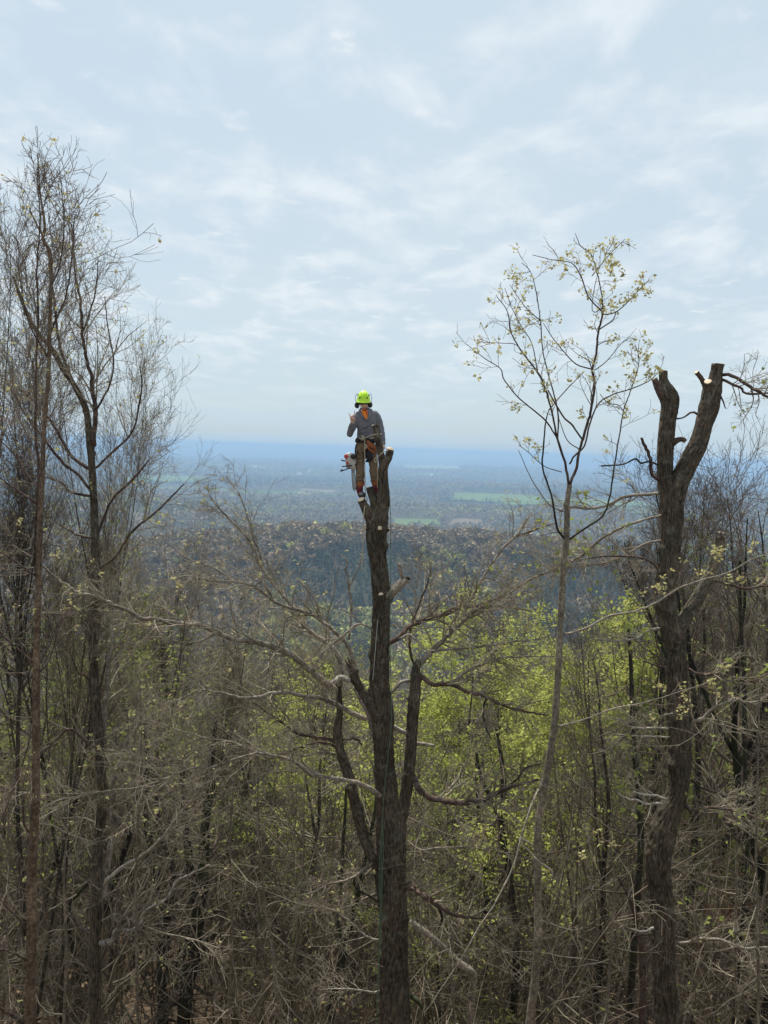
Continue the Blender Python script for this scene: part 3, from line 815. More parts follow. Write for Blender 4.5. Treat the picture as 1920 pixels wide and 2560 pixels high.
class Tree:
    def __init__(s, name, label, base, group=None, cat='tree'):
        s.root = empty(name, tuple(base), label, cat, group); s.off = np.array(base, float)
        s.P, s.R = [], []
    def _rows(s, rows):
        r = rows.copy(); r[:, :3] -= s.off; return r
    def part(s, name, rows, m, K=24, **kw):
        me = trunk_mesh(name, s._rows(rows), K, **kw); return link(name, me, M[m], s.root)
    def limb(s, pts, d0, d1, r=None, m='limb', twigs=True, name='limb', ground=False):
        rows = path(pts, d0, d1, r)
        if ground: rows = to_ground(rows)
        rm = rows[:, 3].mean()
        # small kinks so that no limb runs smoothly
        g = np.random.default_rng(int(abs(pts[0][0]*7+pts[-1][1]*3)))
        c, L = catmull(rows, max(6, int(len(rows)*4)))
        c[1:-1, :3] += g.normal(size=(len(c)-2, 3))*np.array([0.35, 1.0, 0.35])*min(rm*0.45, 0.012)
        me = trunk_mesh(name, s._rows(c), 12 if rm > 0.02 else 8, 0.03 if rm > 0.02 else 0.045, furrow=min(0.006, rm*0.12), lump=0.05,
                        seed=int(abs(pts[0][0]+pts[-1][1])), ridge=0.03, knobs=int(L*1.2))
        link(name, me, M[m], s.root)
        if twigs: s.P.append(catmull(rows, 14)[0]); 
        return rows
    def cut(s, c, n, r, seed=0, squash=1.0):
        return cut_face(s.root, np.asarray(c)-s.off, n, r, seed, squash)
    def twigs(s, seed, per=16, length=0.9, m='twig', up=0.04, per2=5, per3=3, ang=50, leaves=None, t0=0.15, droop=0.0, rmin=0.0022):
        g = np.random.default_rng(seed)
        Q = np.array(s.P); P, R = Q[..., :3]-s.off, Q[..., 3]
        L0 = np.linalg.norm(np.diff(P, axis=1), axis=-1).sum(1)
        acc = Acc()
        rep = np.maximum(1, (L0/L0.mean()*per)).astype(int)
        Ps = np.repeat(P, 1, 0)
        all1, allr1, alll1 = [], [], []
        for i in range(len(P)):
            a_, b_, l_ = shoots(g, P[i:i+1], R[i:i+1], int(rep[i]), t0, 1.0, ang, 22, 1.0, 0.42, 8, 0.15, up, 0.05, rmin*1.3, np.array([length*(0.6+0.3*min(L0[i], 2))]))
            all1.append(a_); allr1.append(b_); alll1.append(l_)
        L1, R1, l1 = np.concatenate(all1), np.concatenate(allr1), np.concatenate(alll1)
        L2, R2, l2 = shoots(g, L1, R1, per2, 0.15, 1.0, 45, 20, 0.5, 0.6, 5, 0.18, up, 0.06, rmin, l1)
        v, q = tubes(L1, R1, 5); acc.add(v, q)
        v, q = tubes(L2, R2, 4); acc.add(v, q)
        ends = np.concatenate([L2[:, -1], L1[:, -1]])
        if per3:
            L3, R3, l3 = shoots(g, L2, R2, per3, 0.1, 1.0, 42, 20, 0.55, 0.8, 4, 0.2, up, 0.06, rmin*0.8, l2)
            v, q = tubes(L3, R3, 3); acc.add(v, q); ends = np.concatenate([L3[:, -1], L1[:, -1]])
        link('twigs', acc.mesh('twigs'), M[m], s.root, 'stuff')
        if leaves:
            cnt, size, sp, pr, mt = leaves
            sel = ends[g.permutation(len(ends))[:cnt]]
            v, q = leaf_quads(g, sel, size, sp, pr, droop)
            link('foliage', mesh_np('foliage', v, q, smooth=False), M[mt], s.root, 'stuff')
def gbase(rows):
    e = rows[-1]; return (e[0], e[1], float(G(e[0], e[1])))

# --- the topped tree the climber stands on
D = 12.0
main_rows = to_ground(path([(957, 1190, 10), (959, 1223, 13), (958, 1255, 16), (948, 1280, 24), (944, 1301, 26.5), (940.7, 1345, 25.8), (943, 1381, 22.5), (946.6, 1417, 21.7), (951, 1453, 22.6),
    (953, 1489, 22), (952, 1561, 21.7), (950, 1598, 21.5), (950.7, 1640, 22.5), (949.5, 1695, 24.5), (953, 1743, 25), (957, 1779, 27), (958, 1839, 26), (961, 1911, 25.5), (965, 1960, 27), (969, 2008, 30),
    (977, 2056, 37), (980, 2150, 38), (983, 2223, 34), (985, 2319, 35), (985, 2416, 38), (985, 2512, 41), (985, 2556, 42)], D, D+0.05))
T = Tree('topped_tree', 'tall topped tree in the middle, a climber standing in its sawn-off top fork', gbase(main_rows))
main_rows[:, 3] *= 0.95
T.part('trunk', main_rows, 'oak', 128, dv=0.012, furrow=0.018, lump=0.035, seed=3, ridge=0.032, knobs=10)
def stub(T, pts, d0, d1, m='oak', K=48, cutn=None, sq=1.0, name='sawn_stub', furrow=0.0045, seed=0, rc=0.94):
    rows = path(pts, d0, d1)
    T.part(name, rows[::-1], m, K, dv=0.012, furrow=furrow, lump=0.03, seed=seed, ridge=0.022)
    if cutn is None: cutn = rows[0, :3]-rows[1, :3]
    T.cut(rows[0, :3], cutn, rows[0, 3]*rc, seed, sq)
    return rows
# first point is the sawn end
stub(T, [(975.8, 1124, 9.4), (971, 1143, 10), (961, 1160, 11.6), (957.5, 1180, 12.2), (958, 1205, 12.4), (957, 1240, 13), (952, 1275, 14)], D-0.16, D-0.05, cutn=(0.35, -0.75, 0.62), seed=1)
stub(T, [(938, 1063.5, 8.6), (941, 1078, 8.3), (945, 1100, 8.3), (950, 1125, 8.8), (955, 1150, 9), (958, 1175, 9)], D-0.02, D-0.08, cutn=(-0.05, -0.10, 1.0), seed=2)
stub(T, [(924, 1218.5, 9.2), (929, 1235, 9.6), (936, 1256, 11), (941, 1285, 14)], D+0.02, D, cutn=(-0.1, 0.1, 1.0), seed=3)
stub(T, [(902.5, 1249, 9.6), (909, 1262, 10.2), (919, 1280, 13), (932, 1305, 17)], D-0.14, D-0.02, cutn=(-0.45, -0.45, 0.80), seed=4)
stub(T, [(949.5, 1320, 5.6), (949.5, 1322, 6.2), (949, 1325, 7)], D-0.22, D-0.1, cutn=(0.1, -0.95, 0.25), seed=5, K=20)
stub(T, [(911.5, 1320, 3.6), (917, 1320.5, 4), (925, 1322, 5)], D-0.10, D-0.02, cutn=(-0.8, -0.55, 0.2), seed=6, K=16)
stub(T, [(974, 1323, 3), (970, 1325, 4), (962, 1326, 5)], D-0.02, D, m='dark', cutn=(1, -0.1, 0.2), seed=7, K=14)
stub(T, [(952.5, 1487, 6.2), (954, 1510, 8), (955, 1535, 10.5), (956, 1580, 14), (955, 1625, 15.5), (954, 1680, 15), (954, 1740, 13)], D-0.19, D+0.02, cutn=(0.0, -0.72, 0.62), seed=8, sq=1.25)
stub(T, [(1018, 1447, 7), (1010, 1452, 9.4), (1000, 1462, 10.4), (988, 1473, 11), (968, 1490, 12)], D, D, m='limb', cutn=(0.75, -0.1, 0.55), seed=9)
T.part('broken_spur', path([(1006, 1442, 5), (1003, 1431, 5), (1000, 1418, 4.4), (998, 1409, 3.2)], D-.02, D-.05)[::-1], 'limb', 16, dv=0.016, furrow=0.006, seed=4)
T.part('broken_spur', path([(1026, 1448, 1.5), (1020, 1446, 5), (1012, 1449, 7)], D-.03, D)[::-1], 'dark', 14, dv=0.016, furrow=0.006, seed=5)
# second stem and third, leaning stem
st2 = path([(1048, 1648, 4.5), (1043, 1662, 8.5), (1039, 1680, 12), (1039, 1695, 12.8), (1036, 1743, 14), (1031, 1791, 14), (1028, 1839, 14), (1023.6, 1911, 14.6), (1018, 1960, 14), (1010, 2010, 14.5), (998, 2060, 18), (990, 2120, 24)], D+0.12, D+0.02)
T.part('stem', st2, 'oak', 44, dv=0.018, furrow=0.010, seed=21, ridge=0.04, knobs=6)
st3 = path([(846, 1700, 6), (848, 1740, 6.5), (849, 1779, 7.6), (844, 1822, 10), (845, 1850, 12), (854, 1887, 12), (870, 1936, 12.4), (885, 1996, 13.5), (899, 2054, 14), (914, 2102, 13.4), (933, 2146, 13), (950, 2190, 14), (965, 2260, 18)], D+0.35, D+0.05)
T.part('stem', st3, 'oak', 40, dv=0.02, furrow=0.009, seed=22, ridge=0.04, knobs=8)
# the torn limb left of the trunk
T.limb([(887, 1672, 8), (884, 1690, 11.5), (897, 1715, 12), (914, 1742, 12.5), (932, 1772, 14), (950, 1800, 16)], D-0.1, D-0.02, m='oak', twigs=False)
for k, (a_, b_) in enumerate([((884, 1688, 6), (868, 1640, 1.0)), ((888, 1690, 6), (878, 1650, 1.2)), ((891, 1688, 5), (894, 1672, 1.0)), ((880, 1690, 6), (856, 1655, 1.4)), ((884, 1692, 5), (862, 1648, .8))]):
    T.limb([a_, ((a_[0]+b_[0])/2+1, (a_[1]+b_[1])/2, 4), b_], D-0.12+0.03*k, D-0.08, m='palebark' if k % 2 else 'reddish', twigs=False, name='splinter')
T.limb([(873, 1702, 6.5), (855, 1694, 7), (842, 1701, 7), (828, 1710, 7.4), (818, 1715, 6)], D-0.14, D-0.2, m='palebark', twigs=False)
TL_ = T.limb
TL_([(822, 1716, 8.6), (800, 1697, 8.4), (777, 1677, 8), (745, 1650, 7.6), (710, 1626, 7.4), (663, 1611, 7), (620, 1602, 6.6), (585, 1597, 6.4), (550, 1585, 6.3), (514, 1567, 5.8), (475, 1561, 5.6), (436, 1557, 5.4), (385, 1548, 5.4), (350, 1545, 5),
     (325, 1528, 4.4), (285, 1513, 4.2), (239, 1491, 4), (192, 1480, 3.4), (149, 1450, 2.8), (90, 1400, 2), (30, 1362, 1.4)], D-0.2, D-2.6, name='limb')
TL_([(915, 1798, 6.5), (880, 1783, 6.2), (852, 1767, 6), (801, 1744, 5.6), (761, 1740, 5.2), (710, 1730, 5), (663, 1738, 4.4), (620, 1746, 4), (569, 1736, 3), (507, 1724, 2.2), (460, 1742, 1.6), (400, 1764, 1)], D, D-0.9)
TL_([(950, 1990, 6.5), (926, 1971, 6), (890, 1956, 5.6), (852, 1948, 5.4), (815, 1944, 5), (777, 1936, 4.6), (742, 1908, 4.2), (700, 1891, 3.6), (648, 1881, 3.2), (585, 1857, 2.6), (530, 1848, 2.2), (475, 1834, 2), (366, 1799, 1)], D-0.12, D-1.6)
TL_([(644, 1881, 3), (585, 1898, 2.8), (526, 1918, 2.6), (479, 1921, 2.4), (409, 1948, 2.2), (350, 1967, 2), (282, 1976, 1.8), (166, 1985, 1.4), (50, 1980, 1)], D-1.2, D-2.2)
TL_([(936, 1585, 1.4), (925, 1570, 2), (914, 1563, 2.6), (891, 1562, 3.2), (863, 1585, 3), (820, 1618, 2.6), (795, 1650, 2.2), (773, 1685, 1.6)], D-0.3, D-0.6)
TL_([(850, 1715, 7), (848, 1646, 6.4), (816, 1607, 6), (765, 1571, 5.4), (748, 1540, 5), (730, 1513, 4.8), (700, 1480, 4.4), (683, 1458, 4), (656, 1422, 3.8), (643, 1390, 3.4), (624, 1352, 3), (573, 1297, 2.4), (526, 1246, 1.4)], D+0.3, D+0.9)
TL_([(656, 1422, 3), (650, 1384, 2.6), (636, 1350, 2), (622, 1300, 1.8), (600, 1240, 1.6), (585, 1218, 1.2), (565, 1188, .8)], D+0.8, D+1.2)
TL_([(887, 1672, 6), (880, 1640, 5), (868, 1612, 4.6), (840, 1583, 4.6), (793, 1544, 4.4), (750, 1526, 4), (722, 1518, 3.8), (687, 1505, 3.6), (660, 1484, 3.4), (632, 1465, 3.2), (585, 1454, 3), (515, 1452, 2.8), (471, 1440, 2.2), (401, 1452, 1.4)], D-0.1, D-0.9)
TL_([(687, 1505, 2.6), (672, 1480, 3), (652, 1455, 2), (600, 1500, 1.4)], D-0.5, D-0.7)
TL_([(585, 1454, 2.2), (535, 1420, 1.8), (470, 1396, 1.6), (420, 1360, 1)], D-0.7, D-0.9)
TL_([(932, 1842, 6), (925, 1800, 5.8), (916, 1775, 6), (904, 1757, 5.6), (893, 1735, 4.8), (884, 1716, 3.4)], D+0.25, D+0.3, m='palebark', twigs=False)
T.limb([(872, 1600, 3), (878, 1540, 3), (878, 1507, 3.4), (872, 1471, 3), (869, 1440, 3), (863, 1422, 2.6), (870, 1408, 2), (862, 1396, 1.6), (852, 1386, 1.2)], D+1.0, D+1.0, m='palebark', twigs=False)
T.limb([(872, 1471, 2.6), (886, 1440, 2), (900, 1408, 1.8), (903, 1385, 1.2)], D+1.0, D+1.1, m='palebark', twigs=False)
TL_([(836, 1854, 5), (815, 1846, 4.6), (789, 1842, 4.4), (742, 1834, 4), (710, 1810, 3), (683, 1791, 2.4), (632, 1756, 1.4)], D+0.3, D-0.2, m='reddish')
TL_([(838, 1866, 4), (800, 1856, 3.4), (770, 1862, 3), (720, 1880, 2.4), (660, 1902, 1.2)], D+0.3, D+0.1, m='reddish')
TL_([(838, 1885, 3.2), (800, 1882, 2.6), (760, 1890, 2), (720, 1884, 1.2)], D+0.3, D)
TL_([(852, 1850, 3.6), (875, 1847, 3.6), (892, 1848, 3.4), (905, 1864, 2)], D+0.25, D+0.2, m='reddish')
TL_([(968, 1612, 6.4), (1000, 1590, 6), (1022, 1568, 5.6), (1050, 1552, 6), (1082, 1542, 5.6), (1114, 1535, 5.6), (1156, 1516, 5.8), (1202, 1512, 4.6), (1253, 1492, 4), (1300, 1462, 3), (1345, 1440, 2)], D+0.05, D+1.2, m='reddish')
TL_([(1040, 1672, 6.6), (1058, 1648, 6), (1080, 1624, 5.6), (1102, 1605, 5), (1130, 1580, 4.6), (1156, 1556, 4.2), (1169, 1514, 3.8), (1200, 1456, 3.4), (1236, 1400, 3.2), (1262, 1366, 3), (1291, 1340, 2.6), (1308, 1312, 2.2), (1325, 1288, 1.4)], D+0.15, D+0.7)
TL_([(1291, 1341, 2.4), (1330, 1327, 2.6), (1362, 1316, 2.2), (1390, 1308, 1.4)], D+0.7, D+0.9, m='reddish')
TL_([(1042, 1672, 5.6), (1070, 1640, 5), (1110, 1598, 4.6), (1150, 1562, 4.4), (1190, 1524, 3.4), (1250, 1515, 3), (1290, 1520, 2.4), (1330, 1528, 1.4)], D+0.2, D+0.4)
TL_([(1080, 1628, 3.4), (1130, 1622, 3), (1200, 1618, 2.6), (1270, 1606, 2.4), (1340, 1598, 2), (1380, 1588, 1.2)], D+0.2, D-0.1)
TL_([(1038, 1668, 3), (1028, 1640, 3.6), (1024, 1600, 3.4), (1030, 1560, 3), (1052, 1500, 2.6), (1068, 1462, 2), (1078, 1420, 1.2)], D+0.2, D+0.5, m='reddish')
TL_([(1000, 1598, 3.2), (1022, 1586, 3), (1040, 1600, 2.6), (1062, 1625, 1.6)], D+0.1, D+0.1, m='palebark')
TL_([(1050, 1690, 6.4), (1066, 1702, 6), (1084, 1712, 5.6), (1131, 1712, 5.2), (1169, 1729, 5), (1219, 1742, 4.6), (1253, 1763, 3.6), (1320, 1780, 3), (1371, 1788, 1.6)], D+0.1, D-0.5, m='reddish')
TL_([(1125, 1710, 3.6), (1169, 1678, 3.4), (1210, 1660, 3), (1249, 1645, 2.6), (1300, 1642, 2), (1390, 1640, 1.2)], D, D+0.3)
TL_([(1219, 1742, 3), (1208, 1770, 2.4), (1212, 1810, 2), (1230, 1850, 1.2)], D-0.2, D-0.3, m='dark')
TL_([(1032, 1940, 8), (1042, 1962, 7.6), (1055, 1980, 7.4), (1084, 1996, 7), (1120, 2003, 6.8), (1160, 2006, 6.4), (1215, 1996, 6), (1266, 1970, 4.6), (1312, 1958, 3.2), (1360, 1948, 1.6)], D+0.05, D-0.7, m='reddish')
TL_([(1245, 1984, 3), (1290, 1950, 3), (1316, 1919, 2.8), (1359, 1910, 1.6)], D-0.4, D-0.4, m='reddish')
TL_([(975, 1735, 4), (1000, 1708, 4.4), (1020, 1702, 4), (1032, 1708, 3)], D+0.1, D+0.3, twigs=False)
TL_([(978, 1812, 5), (1000, 1826, 5.4), (1022, 1835, 5)], D+0.4, D+0.5, m='palebark', twigs=False)
TL_([(1030, 1858, 5), (1050, 1860, 5), (1075, 1862, 4), (1088, 1866, 2)], D+0.3, D+0.3, twigs=False)
TL_([(1014, 2222, 4), (1035, 2226, 4.8), (1047, 2230, 6), (1070, 2246, 7), (1098, 2266, 6), (1130, 2284, 4.6), (1161, 2293, 3.4), (1243, 2293, 1.8)], D-0.05, D-0.6, m='reddish')
TL_([(1098, 2270, 3.6), (1106, 2300, 3.2), (1094, 2322, 2)], D-0.3, D-0.3, m='dark')
TL_([(1012, 2210, 3.4), (1030, 2206, 3.4), (1040, 2222, 2.4)], D-0.05, D-0.2, m='reddish', twigs=False)
TL_([(1018, 2100, 2), (1050, 2124, 2), (1110, 2118, 2), (1200, 2116, 1.2)], D+0.1, D-0.2)
TL_([(946, 2350, 2.6), (915, 2340, 2.6), (880, 2308, 2.2), (850, 2285, 1.8), (838, 2262, 1.2)], D-0.05, D-0.3, m='palebark')
TL_([(948, 2478, 2.4), (930, 2480, 2.2), (870, 2472, 1.6), (800, 2474, 1)], D-0.05, D-0.4, m='palebark')
TL_([(935, 2154, 3), (912, 2172, 3), (870, 2200, 3), (820, 2210, 2.6), (790, 2228, 2), (750, 2238, 1.2)], D+0.05, D-0.4)
TL_([(947, 2255, 3), (925, 2240, 3), (895, 2225, 3), (884, 2205, 2.6), (892, 2185, 1.4)], D, D, m='dark')
TL_([(1026, 2490, 5), (1040, 2498, 6), (1050, 2510, 5), (1055, 2522, 2)], D-0.05, D-0.15, m='dark', twigs=False)
T.twigs(31, per=20, length=0.75, m='twig', up=0.02, per2=6, per3=3, leaves=(500, .03, .02, 3, 'leaf_bud'))

# --- the forked, topped tree on the right
D2 = 11.0
rr_ = to_ground(path([(1690, 1214, 20), (1680, 1240, 28), (1681, 1290, 27.5), (1677, 1341, 24.5), (1672, 1417, 26), (1663, 1462, 27), (1663, 1505, 26.5), (1670, 1544, 25), (1682, 1583, 29), (1692, 1636, 24.5), (1694, 1715, 26), (1697, 1793, 26.5),
    (1701, 1872, 27), (1700, 1924, 27), (1692, 1980, 26), (1673, 2032, 31), (1658, 2085, 34.5), (1646, 2137, 34), (1648, 2190, 30), (1655, 2242, 28), (1657, 2321, 28.5), (1657, 2400, 29), (1661, 2478, 30), (1668, 2557, 33)], D2))
T2 = Tree('topped_tree', 'dark forked tree on the right, both of its upright limbs sawn off at the top', gbase(rr_))
rr_[:, 3] *= 0.95
T2.part('trunk', rr_, 'oak', 112, dv=0.012, furrow=0.015, lump=0.05, seed=41, ridge=0.03, knobs=16)
stub(T2, [(1794, 910, 14), (1791, 930, 14.5), (1787, 955, 18), (1781, 975, 23), (1776, 1000, 23), (1771, 1022, 24), (1759, 1062, 20.5), (1744, 1113, 22), (1724, 1151, 23), (1706, 1189, 23), (1692, 1218, 25), (1684, 1250, 24)], D2-0.1, D2, cutn=(0.0, -0.05, 1), seed=42, K=80, furrow=0.008)
stub(T2, [(1658, 928, 10), (1659, 950, 10.5), (1663, 970, 18), (1672, 992, 22), (1675, 1012, 21), (1670, 1050, 19.6), (1666, 1088, 19.6), (1663, 1138, 19), (1663, 1189, 18.5), (1668, 1220, 20), (1676, 1250, 20)], D2+0.03, D2, cutn=(0.0, 0.05, 1), seed=43, K=76, furrow=0.008)
stub(T2, [(1635, 947, 7), (1640, 957, 8), (1648, 975, 9.5), (1660, 995, 12)], D2, D2+.02, m='reddish', cutn=(-0.3, 0.2, 0.95), seed=44, K=24)
stub(T2, [(1770, 954, 9.5), (1772, 965, 11), (1776, 985, 15)], D2-0.2, D2-0.1, cutn=(-0.35, -0.65, 0.75), seed=45, K=28)
stub(T2, [(1741.5, 931, 5.5), (1749, 940, 5.6), (1757, 953, 6), (1768, 975, 8)], D2-0.12, D2-0.08, m='reddish', cutn=(-0.6, -0.5, 0.75), seed=46, K=20)
T2.limb([(1811, 911, 2), (1806, 918, 4), (1800, 930, 5)], D2-.1, D2-.1, twigs=False, name='splinter', m='reddish')
stub(T2, [(1713, 1104, 5), (1708, 1099, 6), (1698, 1099, 6.4), (1686, 1104, 8), (1672, 1116, 9)], D2-.03, D2, m='reddish', cutn=(0.6, -.3, -.5), seed=47, K=20)
st = path([(1804, 1333, 12), (1799, 1354, 12.6), (1789, 1402, 14), (1773, 1439, 14.5), (1749, 1484, 15), (1724, 1526, 16), (1706, 1556, 16), (1690, 1592, 15), (1686, 1630, 11)], D2-0.30, D2+0.07)
T2.part('limb', st, 'palelimb', 36, dv=0.018, furrow=0.010, seed=51, ridge=0.035)
for k, (x0, y0, x1, y1) in enumerate([(1796, 1345, 1793, 1328), (1804, 1342, 1803, 1326), (1811, 1344, 1813, 1331)]):
    T2.limb([(x0, y0, 5), ((x0+x1)/2, (y0+y1)/2, 3.5), (x1, y1, 1)], D2-.35, D2-.35, m='limb', twigs=False, name='splinter')
B = T2.limb
B([(1804, 937, 4.4), (1826, 938, 4.2), (1854, 952, 4), (1880, 969, 3.8), (1920, 992, 3.2), (1980, 1015, 2)], D2-.1, D2-.5, m='reddish')
B([(1806, 949, 3.6), (1829, 960, 3.2), (1854, 971, 3), (1868, 984, 2.8), (1930, 982, 2)], D2-.15, D2-.3, m='reddish')
B([(1802, 990, 2), (1810, 1008, 1.8), (1814, 1022, 1)], D2-.1, D2-.1, m='reddish', twigs=False)
B([(1744, 1036, 3), (1732, 1030, 2.6), (1718, 1038, 2.4), (1706, 1045, 2), (1692, 1047, 2)], D2-.1, D2, m='reddish', twigs=False)
B([(1664, 1216, 3.4), (1645, 1200, 3.6), (1629, 1184, 4.4), (1626, 1146, 4), (1612, 1115, 3.6), (1603, 1095, 3)], D2, D2-.2, m='reddish', twigs=False)
B([(1646, 1162, 2.6), (1624, 1154, 2.4), (1601, 1158, 2.4), (1589, 1147, 2.4), (1556, 1161, 2), (1503, 1165, 1.8)], D2-.05, D2-.3, m='dark', twigs=False)
B([(1646, 1234, 4.2), (1620, 1237, 4), (1589, 1238, 3.8), (1551, 1245, 3.6), (1519, 1263, 3.4), (1473, 1271, 3.2), (1422, 1268, 2.8), (1397, 1281, 1.8)], D2-.02, D2+.3)
B([(1654, 1288, 3), (1610, 1300, 3), (1561, 1316, 3.4), (1520, 1336, 3.4), (1498, 1350, 3.4), (1475, 1372, 3.4), (1451, 1392, 3.6), (1412, 1410, 3.4), (1380, 1425, 3.4), (1347, 1440, 3.2), (1312, 1457, 3), (1275, 1482, 2.6), (1210, 1520, 1.6)], D2, D2+1.4)
B([(1654, 1352, 3), (1621, 1357, 3), (1594, 1370, 2.8), (1565, 1387, 2.6), (1506, 1409, 2.4), (1460, 1414, 2.4), (1418, 1420, 2), (1337, 1438, 1.4)], D2, D2+.8)
B([(1652, 1432, 3.4), (1634, 1410, 3.4), (1612, 1398, 3), (1570, 1391, 2.4), (1500, 1392, 2), (1452, 1400, 1.2)], D2, D2+.3, m='reddish')
B([(1783, 1450, 3), (1828, 1463, 3), (1867, 1472, 3), (1893, 1467, 2.8), (1940, 1464, 2)], D2-.3, D2-.6, m='reddish')
B([(1727, 1826, 5), (1732, 1808, 4.6), (1745, 1799, 4.4), (1762, 1793, 4.4), (1783, 1770, 4), (1809, 1759, 4), (1841, 1747, 3.6), (1862, 1755, 3), (1900, 1752, 2.6), (1925, 1735, 2)], D2-.05, D2-.5, m='limb')
B([(1722, 1672, 3.6), (1735, 1680, 3.6), (1752, 1686, 4), (1788, 1686, 4), (1841, 1695, 3.2), (1875, 1705, 3), (1925, 1682, 2)], D2, D2-.3, m='reddish')
B([(1672, 1823, 3), (1640, 1820, 3), (1605, 1821, 3), (1570, 1816, 2.8), (1557, 1800, 2.6), (1526, 1796, 1.6)], D2-.02, D2-.2, m='palebark')
B([(1674, 1843, 2.4), (1605, 1841, 2.2), (1526, 1835, 1.6)], D2-.02, D2-.1, m='palebark')
B([(1681, 1784, 2.4), (1660, 1788, 2.2), (1639, 1795, 2), (1621, 1791, 1.8), (1592, 1812, 1.2)], D2-.2, D2-.2)
B([(1650, 1572, 4), (1632, 1574, 4), (1618, 1578, 3.2), (1600, 1590, 3), (1587, 1597, 2.6), (1534, 1602, 2.2), (1495, 1597, 1.6)], D2, D2-.2, m='palebark')
B([(1664, 1998, 4), (1640, 1990, 3.6), (1600, 1985, 3), (1584, 1978, 2)], D2-.1, D2-.2, m='palebark')
B([(1655, 2010, 4), (1635, 2008, 3.6), (1618, 2012, 3.2), (1596, 2002, 3), (1571, 1998, 2.6), (1545, 1983, 1.8)], D2-.15, D2-.3, m='palebark')
B([(1706, 2015, 5), (1718, 2020, 4.4), (1728, 2025, 4), (1775, 2019, 3.4), (1841, 2027, 3), (1880, 2040, 2.6), (1930, 2062, 1.6)], D2, D2-.4, m='reddish')
B([(1635, 2320, 3.6), (1613, 2329, 3.4), (1590, 2327, 3), (1576, 2322, 2)], D2-.1, D2-.2, m='palebark', twigs=False)
B([(1632, 2336, 2.4), (1600, 2338, 2.4), (1580, 2342, 1.6)], D2-.1, D2-.2, m='reddish', twigs=False)
B([(1680, 2355, 4.4), (1710, 2358, 4), (1752, 2347, 4), (1801, 2350, 3.6), (1835, 2362, 3), (1867, 2371, 2.8), (1930, 2366, 2)], D2-.02, D2-.5, m='limb')
B([(1728, 1950, 3), (1760, 1972, 2.4), (1800, 1985, 1.8), (1850, 2010, 1)], D2, D2, m='dark')
T2.twigs(32, per=15, length=0.7, m='twig', up=0.03, per2=5, per3=3, leaves=(200, .045, .03, 3, 'leaf_mid'))

# --- slender leafing tree
D3 = 9.0
sl = to_ground(path([(1424, 1212, 6), (1420, 1240, 6.4), (1418, 1269, 6.6), (1416, 1354, 7.6), (1409, 1400, 7.6), (1405, 1484, 8), (1401, 1569, 8), (1397, 1653, 8.4), (1392, 1737, 8.6), (1386, 1813, 8.8), (1375, 1885, 9.4), (1365, 1940, 9.6), (1359, 1970, 12), (1355, 1999, 9.6),
    (1345, 2078, 9), (1344, 2195, 9), (1345, 2313, 9.6), (1339, 2430, 9.8), (1325, 2556, 10.5)], D3))
T3 = Tree('slender_tree', 'slender pale-stemmed tree with young yellowish leaves rising against the sky between the topped trees', gbase(sl))
T3.part('trunk', sl, 'smooth', 24, dv=0.025, furrow=0.002, lump=0.05, seed=61, ridge=0.03, knobs=14)
B = T3.limb
def crown3(pts, d1, m='reddish', tw=True): return B([(a_, b_, max(0.7, c_*0.72)) for a_, b_, c_ in pts], D3, D3+d1, m=m, twigs=tw, name='branch')
crown3([(1424, 1214, 5.4), (1432, 1192, 5.2), (1441, 1172, 5), (1448, 1129, 5), (1461, 1085, 4.8), (1474, 1038, 4.6), (1484, 988, 4.4), (1486, 955, 4.4), (1480, 925, 4.2), (1491, 881, 3.8), (1496, 828, 3.6), (1506, 788, 3.2), (1506, 747, 2.4), (1500, 714, 2), (1491, 677, 1.8), (1478, 637, 1.5), (1451, 614, 1.2), (1438, 583, .8)], .3)
crown3([(1422, 1214, 4.6), (1414, 1162, 4.4), (1401, 1122, 4.2), (1391, 1089, 3.6), (1377, 1018, 3.2), (1357, 955, 3.2), (1344, 931, 3), (1317, 895, 2.8), (1294, 864, 2.4), (1275, 824, 2), (1270, 781, 1.6), (1240, 737, 1)], -.4)
crown3([(1394, 1095, 2.6), (1396, 1050, 2.6), (1391, 1010, 2.4), (1371, 935, 2.2), (1357, 878, 2), (1351, 801, 1.8), (1341, 734, 1.6), (1327, 680, 1.2), (1304, 657, .8)], .2)
crown3([(1456, 1099, 3.4), (1430, 1062, 3.2), (1411, 1045, 3), (1388, 1008, 2.6), (1370, 975, 2)], -.2, tw=False)
crown3([(1391, 1092, 2.6), (1364, 1052, 2.6), (1334, 1025, 2.4), (1294, 992, 2.2), (1260, 948, 2), (1250, 921, 1.6), (1210, 895, 1.4), (1167, 861, .8)], -.6)
crown3([(1372, 1025, 2), (1418, 972, 1.8), (1461, 928, 1.4)], .2, tw=False)
crown3([(1414, 1348, 4), (1395, 1325, 3.8), (1386, 1280, 3.6), (1377, 1232, 3.4), (1357, 1172, 3), (1359, 1110, 2.8), (1364, 1055, 2.4), (1372, 1025, 1.6)], -.3, tw=False, m='dark')
crown3([(1418, 1352, 3.4), (1440, 1336, 3.4), (1464, 1320, 3.2), (1506, 1290, 3), (1523, 1248, 2.8), (1534, 1180, 2.6), (1544, 1113, 2.4), (1555, 1050, 2.2), (1558, 1028, 2), (1578, 972, 1.8), (1595, 921, 1.5), (1597, 890, 1.2), (1588, 861, .8)], -.2, m='dark')
crown3([(1424, 1160, 3.2), (1435, 1140, 3.2), (1461, 1115, 3), (1474, 1062, 2.8), (1494, 1012, 2.6), (1528, 988, 2.2), (1578, 972, 2), (1625, 951, 1.6), (1652, 921, .9)], -.5)
crown3([(1558, 1028, 1.6), (1545, 1012, 1.5), (1520, 1008, 1.4), (1500, 985, 1)], -.3, tw=False)
